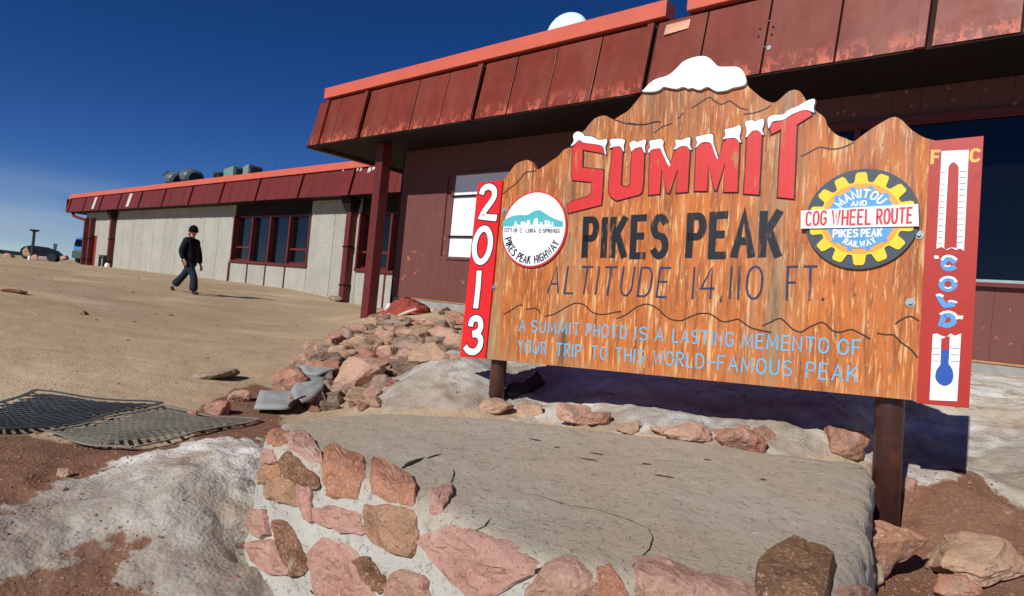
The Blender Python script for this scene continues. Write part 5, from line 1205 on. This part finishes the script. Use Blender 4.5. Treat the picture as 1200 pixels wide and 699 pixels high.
def arc_text(q, txt, c, r0, h, a0, a1, w, z, gap=.4, inward=False, sx=1, sy=1):
    # a0..a1 degrees along reading direction; inward=True: letter tops point to the centre (text along the bottom)
    def f(u, v):
        a = math.radians(a0 + (a1 - a0) * u); r = r0 - h * v if inward else r0 + h * v; return Vector((c.x + r * math.cos(a) * sx, c.y + r * math.sin(a) * sy))
    text(q, txt, None, None, None, w, z, gap=gap, arcmap=f)
ra = math.radians(-2.6)
arc_text(q, 'PIKES', c, RB * .90, RB * .19, 196, 232, .0085, .018, inward=True); arc_text(q, 'PEAK', c, RB * .90, RB * .19, 240, 269, .0085, .018, inward=True); arc_text(q, 'HIGHWAY', c, RB * .90, RB * .19, 279, 335, .0085, .018, inward=True)
tag(q.build('badge_lettering', P_BLACK, BL), kind='stuff')
# cog wheel badge
c = S(1008.6, 257.3); RC = (S(1076.3, 252) - S(940.8, 264)).length / 2 * .985; print('cog', RC)
CB = empty('cog_badge'); CB.parent = SIGN; CB['label'] = 'round cog wheel badge with yellow teeth and a white banner'
q = MB(); disc(q, c, RC, 0, .016, 72); q.build('backing_disc', P_GEARBG, CB)
G = []; NTt = 14
for i in range(NTt):
    a0 = 2 * math.pi * (i + .12) / NTt; st_ = 2 * math.pi / NTt
    for f, r in ((.0, .735), (.07, .75), (.17, .89), (.25, .93), (.59, .93), (.67, .89), (.77, .75), (.84, .735)): G.append((c.x + RC * r * math.cos(a0 + st_ * f), c.y + RC * r * math.sin(a0 + st_ * f)))
q = MB(); q.prism(G, .014, .021); q.build('gear', P_YEL, CB)
q = MB(); disc(q, c, RC * .70, .021, .0225, 48); q.build('ring', P_ORA, CB)
G = []
for i in range(12):
    for f, r in ((.0, .60), (.35, .60), (.38, .655), (.62, .655), (.65, .60), (.99, .60)): a = 2 * math.pi * (i + f) / 12; G.append((c.x + RC * r * math.cos(a), c.y + RC * r * math.sin(a)))
q = MB(); q.prism(G, .022, .0245); q.build('hub_disc', P_CBLUE, CB)
q = MB(); zz4 = lambda L: SP(L, 920, 180, 4.66)
bp = zz4([(93, 320), (300, 308), (500, 296), (728, 284), (733, 404), (520, 408), (300, 413), (92, 416)]); q.prism([(p.x, p.y) for p in bp], .016, .031); q.build('banner', P_SNOW, CB, bevel=.002)
q = ('banner_letter', P_WRED, CB)
def z4t(txt, x0, y0, x1, y1, h, w, z, gap=.4): p0, p1 = zz4([(x0, y0), (x1, y1)]); hv = zz4([(x0 + h * .05, y0 - h)])[0] - p0; text(q, txt, p0, p1, hv, w, z, gap=gap)
z4t('COG', 122, 400, 228, 394, 72, .0095, .0325); z4t('WHEEL', 262, 397, 468, 392, 76, .0095, .0325); z4t('ROUTE', 505, 392, 692, 384, 78, .0095, .0325)
q = MB(); z4t('AND', 366, 294, 446, 290, 24, .0060, .0262); z4t('PIKES', 268, 462, 398, 460, 38, .0080, .0262); z4t('PEAK', 420, 460, 528, 456, 38, .0080, .0262)
arc_text(q, 'MANITOU', c, RC * .415, RC * .155, 146, 40, .0080, .0262, gap=.42); arc_text(q, 'RAILWAY', c, RC * .565, RC * .105, 240, 302, .0060, .0262, inward=True); tag(q.build('badge_lettering', P_SNOW, CB), kind='stuff')
# year strip
YS = empty('year_strip'); YS.parent = SIGN; YS['label'] = 'tall narrow red panel reading 2013'
P = [S(562, 214.8), S(590.6, 212.3), S(570.4, 420.6), S(540.7, 418.5)]
q = MB(); q.prism([(p.x, p.y) for p in P[::-1]], .0005, .018); q.build('strip_board', P_STRIP, YS, bevel=.0015)
z5 = lambda L: SP(L, 530, 200, 3.04)
two = cr(z5([(111, 84), (118, 68), (137, 60), (154, 70), (156, 92), (146, 112), (122, 145), (111, 166)]), 4) + z5([(134, 169), (161, 171)])
def ell(cx, cy, rx, ry, n=28, sk=0): return [(cx + rx * math.cos(2 * math.pi * i / n) + sk * math.sin(2 * math.pi * i / n), cy + ry * math.sin(2 * math.pi * i / n)) for i in range(n)]
zero = z5(ell(113.5, 268, 28, 59, 28, -7)); one = z5([(102, 362), (98, 420), (90, 488)])
thr = cr(z5([(72, 552), (76, 536), (90, 527), (104, 534), (108, 556), (100, 574), (82, 582)]), 4) ; thr2 = cr(z5([(82, 584), (98, 586), (108, 604), (103, 630), (86, 646), (66, 644), (54, 630)]), 4)
for nm, P, cl, dz in (('numeral', two, False, 0), ('numeral', zero, True, 0), ('numeral', one, False, 0), ('numeral', thr, False, 0), ('numeral', thr2, False, .0006)):
    q = MB(); ribbon(q, P, .043, .0205 + dz, closed=cl, ext=.008); n_ = q.build(nm, P_NUM, YS)
    q = MB(); ribbon(q, P, .058, .0192 + dz * .3, closed=cl, ext=.016); q.build('numeral_outline', P_BLACK, n_)
# thermometer panel
TP = empty('thermometer_panel'); TP.parent = SIGN; TP['label'] = 'tall red panel with a painted thermometer and the word COLD'
P = [S(1090.5, 167), S(1152.6, 161), S(1135.5, 478.5), S(1074, 472.5)]
q = MB(); q.prism([(p.x, p.y) for p in P[::-1]], .0005, .020); q.build('panel_board', P_PANEL, TP, bevel=.0015)
z9 = lambda L: SP(L, 1080, 160, 2.118)
q = MB(); up = z9([(50, 40), (117, 37), (105, 286), (95, 280), (85, 284), (75, 279), (62, 284), (50, 276), (37, 281)]); q.prism([(p.x, p.y) for p in up[::-1]], .0195, .0225); q.build('scale_face', P_SNOW, TP); q = MB()
lo = z9([(28, 492), (38, 490), (48, 495), (62, 499), (72, 490), (82, 496), (98, 490), (88, 657), (20, 654)]); q.prism([(p.x, p.y) for p in lo[::-1]], .0195, .0225); q.build('scale_face', P_SNOW, TP)
q = MB(); tb = z9([(66, 92), (67, 80), (71, 72), (79, 67), (87, 72), (92, 80), (92, 92), (87, 279), (75, 277), (60, 282), (56, 278)]); q.prism([(p.x, p.y) for p in tb[::-1]], .0222, .0242)
q.build('tube_red', P_PANEL, TP); q = MB(); t2 = z9([(49, 503), (60, 499), (70, 496), (69, 530), (48, 530)]); q.prism([(p.x, p.y) for p in t2[::-1]], .0222, .0242); q.build('tube_red', P_PANEL, TP)
q = MB(); t3 = z9([(48, 530.5), (69, 530.5), (67, 565), (76, 578), (79, 596), (73, 612), (57, 619), (42, 612), (34, 598), (37, 580), (47, 566)]); t3 = t3[:3] + cr(t3[2:-1], 3)[1:] + [t3[-1]]; q.prism([(p.x, p.y) for p in t3[::-1]], .0222, .0242); q.build('bulb_blue', P_DEEP, TP)
q = MB()
for k in range(13):
    y = 92 + k * 14.6; xo = 50 - (y - 40) * .05
    ribbon(q, z9([(xo + 1, y), (xo + 12, y + .3)]), .0028, .0232); ribbon(q, z9([(xo + 48 - (y - 90) * .01, y - 1), (xo + 63, y - 1.4)]), .0028, .0232)
for y in (526, 542, 558): ribbon(q, z9([(27, y), (46, y)]), .0028, .0232); ribbon(q, z9([(72, y), (93, y + 1)]), .0028, .0232)
tag(q.build('scale_mark', P_GEARBG, TP), kind='stuff')
q = ('panel_letter', P_GOLD, TP); z9t = lambda t_, x0, y0, x1, y1, h, w, z: text(q, t_, *z9([(x0, y0), (x1, y1)]), z9([(x0 + 2, y0 - h)])[0] - z9([(x0, y0)])[0], w, z)
z9t('F', 26, 70, 43, 70, 30, .013, .0215); z9t('C', 122, 65, 142, 64, 28, .013, .0215)
W9 = .021
LC = [(cr(z9([(82, 314), (74, 307), (62, 307), (54, 316), (58, 327), (70, 331), (82, 326)]), 4), False), (cr(z9(ell(65.5, 368, 16, 13.5, 12)), 3, True), True),
      (z9([(44, 398), (50, 410), (58, 421), (80, 418)]), False), (cr(z9([(55, 446), (70, 444), (80, 453), (77, 465), (62, 470), (49, 467)]), 3) + z9([(55, 446)]), False)]
for P, cl in LC: q = MB(); ribbon(q, P, W9, .0215, closed=cl, ext=.004); q.build('cold_letter', P_CBLUE, TP)
LS = [(cr(z9([(50, 310), (56, 302), (66, 299), (78, 302), (87, 309)]), 4), .011), (cr(z9([(46, 362), (54, 354), (66, 351), (80, 355), (86, 364)]), 4), .011), (cr(z9([(36, 396), (46, 395), (54, 399)]), 3), .011), (cr(z9([(66, 412), (74, 410), (88, 414)]), 3), .009),
      (cr(z9([(46, 443), (56, 438), (70, 437), (84, 444), (89, 455)]), 4), .011), (cr(z9([(56, 322), (64, 325), (72, 322)]), 3), .006), (cr(z9([(58, 376), (66, 379), (74, 376)]), 3), .006)]
for P, w_ in LS: q = MB(); ribbon(q, P, w_, .0245); q.build('letter_snow_cap', P_SNOW, TP)
for a, b in (((33, 298), (36, 306)), ((39, 298), (41, 306)), ((95, 446), (92, 454)), ((101, 446), (98, 455))): q = MB(); ribbon(q, z9([a, b]), .008, .0245); q.build('quotation_mark', P_SNOW, TP)
# posts
m = Mat('rusty_pipe', lin((72, 44, 38)), .38, .6, metal=.25); m.layer(lin((108, 60, 42)), 5, .50, .64, .8, stretch=(1, 1, .5)).layer(lin((58, 40, 38)), 9, .5, .65, .7, off=3); m.bump(m.noise(30, detail=4), .0015); M_PIPE = m.done()
def post(px, py, hw_px, zbot, tl):
    # round pipe behind the board, standing in the ground
    c0 = S(px, py); w_ = Matrix((s_x, s_y, s_z)).transposed(); rad = hw_px / FPX * (s_o.y - s_r.y * 0 + (s_x * c0.x).y)
    pt = s_o + s_x * c0.x + s_y * c0.y; pt = pt - s_z * (.045 + rad)
    top = pt + s_y * tl; bot = Vector((pt.x, pt.y, zbot - EYE))
    d = top - pt; bot = pt - d.normalized() * (pt.z - bot.z)
    q = MB(); inv = lambda v: ((v - s_o).dot(s_x), (v - s_o).dot(s_y), (v - s_o).dot(s_z))
    q.tube([inv(bot), inv(pt), inv(top)], rad, 24); return q.build('post', M_PIPE, SIGN, True)
post(575, 421, 9.5, -.15, 1.05)
post(1041, 467, 15.5, -.35, 1.05)

# ------------------------------------------------------------------ the walking person
def skin(name, pts, edges, mat, parent, sub=2, root=0):
    me = bpy.data.meshes.new(name); me.from_pydata([p[0] for p in pts], edges, []); o = mesh_obj(name, me, mat, parent)
    s = o.modifiers.new('skin', 'SKIN'); s.use_smooth_shade = True
    for i, p in enumerate(pts):
        r = p[1]; v = me.skin_vertices[0].data[i]; v.radius = (r, r) if not isinstance(r, tuple) else r; v.use_root = (i == root)
    u = o.modifiers.new('sub', 'SUBSURF'); u.levels = sub; u.render_levels = sub; return o
PB = on_z(226, 344.6, -.66)
PER = empty('person', (PB.x, PB.y, gz_fine(PB.x, PB.y)), (0, 0, math.radians(28)), 'person in a black beanie, dark jacket and flared jeans walking across the yard', 'person')
M_SKIN = simple('skin', (196, 140, 118), .6); M_JACK = simple('jacket_black', (17, 19, 28), .8, .2, .15, 8, .004); M_JEAN = simple('jeans_dark', (34, 42, 54), .85, .2, .15, 6, .003); M_HAT = simple('beanie_black', (14, 14, 18), .9, .1); M_SHOE = simple('shoe_dark', (30, 26, 26), .6); M_HAIR = simple('hair_brown', (66, 46, 36), .8)
CT, SN_ = math.cos(math.radians(35)), math.sin(math.radians(35))
def T_p(X, y, z): return ((X - SN_ * y) / CT, y, z)     # pose measured across the view, body turned 35 degrees
hip = T_p(-.13, 0, .88)
bodyp = [(hip, .12), (T_p(-.15, 0, 1.1), .11), (T_p(-.16, 0, 1.36), .12), (T_p(-.145, 0, 1.47), .05), (T_p(-.125, 0, 1.56), .07), (T_p(-.12, 0, 1.66), .085),
         (T_p(-.27, -.19, 1.38), .05), (T_p(-.35, -.27, 1.10), .042), (T_p(-.29, -.27, .90), .030), (T_p(-.265, -.27, .83), (.034, .018)),
         (T_p(-.05, .19, 1.38), .05), (T_p(.06, .27, 1.06), .042), (T_p(.11, .27, .80), .030), (T_p(.135, .27, .72), (.034, .018)),
         (T_p(-.16, -.09, .84), .08), (T_p(-.01, -.10, .46), .055), (T_p(-.0, -.10, .10), .04), (T_p(-.10, .09, .84), .08), (T_p(-.25, .10, .47), .055), (T_p(-.47, .10, .20), .04)]
be = [(0, 1), (1, 2), (2, 3), (3, 4), (4, 5), (2, 6), (6, 7), (7, 8), (8, 9), (2, 10), (10, 11), (11, 12), (12, 13), (0, 14), (14, 15), (15, 16), (0, 17), (17, 18), (18, 19)]
for hnd, sgn in ((9, -1), (13, 1)):
    hx, hy, hz = bodyp[hnd][0]
    for k in range(4):
        b_ = len(bodyp); o_x = -.03 + .02 * k; ln_ = (.06, .075, .07, .055)[k]
        bodyp.append(((hx + o_x + .005, hy + sgn * .004, hz - .035), .0090)); bodyp.append(((hx + o_x + .022, hy + sgn * -.006, hz - .035 - ln_ * .55), .0080)); bodyp.append(((hx + o_x + .012, hy + sgn * -.018, hz - .035 - ln_), .0065))
        be += [(hnd, b_), (b_, b_ + 1), (b_ + 1, b_ + 2)]
    b_ = len(bodyp); bodyp.append(((hx + .045, hy - sgn * .012, hz - .01), .010)); bodyp.append(((hx + .055, hy - sgn * .02, hz - .04), .0085)); be += [(hnd, b_), (b_, b_ + 1)]
PER.rotation_euler = (0, 0, math.radians(-8))
skin('body', bodyp, be, M_SKIN, PER, 1)
skin('jacket', [(T_p(-.13, 0, .76), (.20, .24)), (T_p(-.13, 0, .95), (.19, .225)), (T_p(-.15, 0, 1.18), (.18, .22)), (T_p(-.16, 0, 1.36), (.15, .20)), (T_p(-.14, 0, 1.48), .10), (T_p(-.27, -.20, 1.38), .095), (T_p(-.36, -.27, 1.10), .085), (T_p(-.295, -.27, .88), .062), (T_p(-.04, .20, 1.38), .095), (T_p(.06, .27, 1.05), .085), (T_p(.11, .27, .80), .060)],
     [(0, 1), (1, 2), (2, 3), (3, 4), (3, 5), (5, 6), (6, 7), (3, 8), (8, 9), (9, 10)], M_JACK, PER)
skin('scarf', [(T_p(-.15, 0, 1.44), .09), (T_p(-.11, 0, 1.50), .085)], [(0, 1)], M_HAT, PER)
skin('trousers', [(T_p(-.13, 0, .88), (.14, .16)), (T_p(-.17, -.09, .78), .12), (T_p(-.015, -.10, .46), .095), (T_p(-.0, -.10, .25), .105), (T_p(.0, -.10, .06), (.135, .10)), (T_p(-.10, .09, .78), .12), (T_p(-.25, .10, .48), .095), (T_p(-.37, .10, .31), .10), (T_p(-.47, .10, .17), (.13, .10))],
     [(0, 1), (1, 2), (2, 3), (3, 4), (0, 5), (5, 6), (6, 7), (7, 8)], M_JEAN, PER)
skin('shoe', [(T_p(-.03, -.10, .05), .045), (T_p(.06, -.10, .045), .045), (T_p(.13, -.10, .035), .035)], [(0, 1), (1, 2)], M_SHOE, PER, 2)
skin('shoe', [(T_p(-.52, .10, .16), .045), (T_p(-.49, .10, .08), .045), (T_p(-.44, .10, .03), .035)], [(0, 1), (1, 2)], M_SHOE, PER, 2)
vs, fs = [], []
for i in range(8):
    ph = math.pi * .60 * i / 7
    for k in range(18):
        a = 2 * math.pi * k / 18; f = 1.0 + (.05 if i == 7 else 0); vs.append((-.128 / CT + .122 * math.sin(ph) * math.cos(a) * f, .112 * math.sin(ph) * math.sin(a) * f, 1.665 + .145 * math.cos(ph)))
for i in range(7):
    for k in range(18): a = i * 18 + k; b = i * 18 + (k + 1) % 18; fs.append((a, a + 18, b + 18, b))
q = MB(); q.add(vs, fs); o = q.build('beanie', M_HAT, PER, True); o.modifiers.new('t', 'SOLIDIFY').thickness = .012
skin('hair', [((-.235, 0, 1.62), .04), ((-.245, 0, 1.55), .045), ((-.235, 0, 1.49), .03)], [(0, 1), (1, 2)], M_HAIR, PER)
skin('nose', [((-0.062, 0, 1.615), .013), ((-0.047, 0, 1.60), .011)], [(0, 1)], M_SKIN, PER, 1)
for s_ in (-1, 1):
    skin('ear', [((-0.152, s_ * .088, 1.60), .012), ((-0.157, s_ * .09, 1.575), .010)], [(0, 1)], M_SKIN, PER, 1)
    skin('eye', [((-0.074, s_ * .032, 1.628), .009), ((-0.070, s_ * .034, 1.628), .008)], [(0, 1)], M_HAIR, PER, 1)
skin('mouth', [((-0.069, -.02, 1.565), .006), ((-0.065, .0, 1.563), .007), ((-0.069, .02, 1.565), .006)], [(0, 1), (1, 2)], simple('lips', (150, 92, 84), .6), PER, 1)

# ------------------------------------------------------------------ far end of the yard
def far_pt(px, py, Y): r = ray(px, py); return Vector((r.x * Y / r.y, Y, EYE + r.z * Y / r.y))
def pole_sign(px, ytop, ybot, Y, label, head):
    b = far_pt(px - (ybot - ytop) * .095, ybot, Y); t = far_pt(px, ytop, Y); h = t.z - b.z; b.z = gz_fine(b.x, b.y) - .1; h = t.z - b.z
    r = empty('lamp_post' if head == 'lamp' else 'sign_post', b, None, label, 'lamp post' if head == 'lamp' else 'sign post')
    q = MB(); q.tube([(0, 0, 0), (0, 0, h - (0 if head == 'lamp' else .5))], [.11, .09] if head == 'lamp' else .045, 8); q.build('pole', M_ROOFDARK, r)
    q = MB()
    if head == 'lamp': q.tube([(0, 0, h), (0, 0, h + .12), (0, 0, h + .18)], [.12, .34, .32], 14); q.build('lamp_head', M_ROOFDARK, r)
    else: q.hexa([(-.12, -.04, h - .8), (.12, -.04, h - .8), (.12, .04, h - .8), (-.12, .04, h - .8), (-.2, -.04, h), (.2, -.04, h), (.2, .04, h), (-.2, .04, h)]); q.build('sign_plate', M_ROOFDARK, r)
pole_sign(40, 272, 303, 48, 'dark lamp post with a flat top standing beside the dark vehicle', 'lamp')
pole_sign(65, 286, 300, 70, 'small dark sign on a thin post right of the dark vehicle', 'sign')
# dark low vehicle seen from behind
Y = 52; p = far_pt(48, 305, Y); p.z = gz_fine(p.x, p.y)
CAR = empty('parked_car', p, (0, 0, math.radians(25)), 'dark parked vehicle in silhouette beside the lamp post', 'car')
M_CARB = simple('car_black', (20, 22, 28), .3, .6)
prof_ = [(-.95, .35), (-.92, .75), (-.85, .95), (-.45, 1.15), (.2, 1.12), (.75, .9), (1.0, .62), (1.02, .35)]
q = MB(); pts = [(x * 1.35, z) for x, z in prof_]; N = len(pts)
vs = [(x, -.8, z) for x, z in pts] + [(x, .8, z) for x, z in pts]; fs = [tuple(range(N))[::-1], tuple(range(N, 2 * N))] + [(i, (i + 1) % N, (i + 1) % N + N, i + N) for i in range(N)]
q.add(vs, fs); q.build('car_body', M_CARB, CAR, bevel=.05)
for sx in (-.8, .85):
    for sy in (-.8, .8):
        q = MB(); q.tube([(sx, sy - .1, .32), (sx, sy + .1, .32)], .32, 16); q.build('wheel', M_ROOFDARK, CAR)
q = MB(); q.hexa([(-.5, -.83, .8), (.5, -.83, .75), (.5, -.805, .75), (-.5, -.805, .8), (-.4, -.83, 1.05), (.2, -.83, 1.02), (.2, -.805, 1.02), (-.4, -.805, 1.05)]); q.build('side_window', M_GLASS, CAR)
rock_px(26, 290, 35, 300, 'pale boulder left of the dark vehicle', 'boulders around the dark vehicle', M_ROCK, dist=50); rock_px(37, 299, 44, 306, 'small pale boulder at the foot of the lamp post', 'boulders around the dark vehicle', M_ROCK, dist=46)
rock_px(71, 300, 79, 305, 'small pale boulder by itself near the far corner of the long wing', None, M_ROCK, dist=50); rock_px(2, 297, 14, 303, 'pair of pale boulders at the far left edge', None, M_ROCK, dist=52)
p = far_pt(34.5, 305, 47); p.z = gz_fine(p.x, p.y); q = MB(); q.tube([(0, 0, 0), (0, 0, .28), (0, 0, .3)], [.11, .12, .10], 12); o = q.build('white_bucket', P_SNOW, None, loc=p); tag(o, 'small white bucket at the foot of the lamp post', 'bucket')
# low dark roofed shed beyond the crest
p = far_pt(2, 299, 75); p.z = gz_fine(p.x, p.y) - .2
SH = empty('low_shed', p, (0, 0, .3), 'low dark roofed shed showing over the crest at the left edge', 'shed')
q = MB(); q.box(-4, 1.2, 0, 3, 0, .5); q.build('shed_wall', M_ROCK if False else M_DARK, SH)
q = MB(); q.hexa([(-4.2, -.3, .5), (2.0, -.3, .25), (2.0, 3.3, .25), (-4.2, 3.3, .5), (-4.2, -.3, .72), (1.2, -.3, .6), (1.2, 3.3, .6), (-4.2, 3.3, .72)]); q.build('shed_roof', M_CARB, SH)
# blue and white service truck behind the wing's far corner
p = far_pt(114, 308, 60); p.z = gz_fine(p.x, p.y)
TR = empty('service_truck', p, (0, 0, math.radians(-15)), 'blue truck half hidden behind the far corner of the long wing', 'truck')
M_TB = simple('truck_blue', (66, 122, 176), .5, .4); 
TR.scale = (.9, .9, .72)
q = MB(); q.hexa([(-1.2, -1.9, 1.6), (1.2, -1.9, 1.6), (1.2, .5, 1.6), (-1.2, .5, 1.6), (-1.1, -1.7, 3.3), (1.1, -1.7, 3.3), (1.1, .5, 3.5), (-1.1, .5, 3.5)]); q.build('cab', M_TB, TR, bevel=.12)
q = MB(); q.box(-1.25, 1.25, .55, 4.5, 1.1, 3.4); q.build('box_body', M_TB, TR, bevel=.05)
q = MB(); q.box(-1.2, 1.2, -1.95, 4.4, .6, 1.55); q.build('chassis', simple('truck_green', (58, 84, 74), .6), TR, bevel=.05)
q = MB(); q.hexa([(-1.0, -1.96, 2.2), (1.0, -1.96, 2.2), (1.0, -1.9, 2.2), (-1.0, -1.9, 2.2), (-.95, -1.83, 3.05), (.95, -1.83, 3.05), (.95, -1.78, 3.05), (-.95, -1.78, 3.05)]); q.build('windscreen', M_GLASS, TR)
for sx in (-1.0, 1.0):
    for sy in (-1.1, 3.2):
        q = MB(); q.tube([(sx - .15, sy, .5), (sx + .15, sy, .5)], .5, 16); q.build('wheel', M_ROOFDARK, TR)
# things at the long wing's foot
s_, z_ = st(122, 308, TWF - .3); p = bworld(s_, TWF - .4, z_ - .35); p.z = gz_fine(p.x, p.y)
ST = empty('small_bin_frame', p, (0, 0, -YAW), 'small dark open frame with a pale middle standing against the long wing', 'stand')
for a, b, c_, d in ((-.45, -.3, 0, .72), (.3, .45, 0, .72), (-.3, .3, .58, .72)):
    q = MB(); q.box(a, b, -.1, .1, c_, d); q.build('frame_bar', M_ROOFDARK, ST)
q = MB(); q.box(-.29, .29, .02, .05, 0, .57); q.build('panel', M_AGG, ST)
s_, z_ = st(127.5, 313, TWF - .4); p = bworld(s_, TWF - .5, 0); p.z = gz_fine(p.x, p.y); q = MB(); q.tube([(0, 0, 0), (0, 0, .12), (0, 0, .24)], [.14, .14, .08], 10); o = q.build('white_pot', P_SNOW, None, loc=p); tag(o, 'small white pot at the foot of the far downpipe', 'pot')
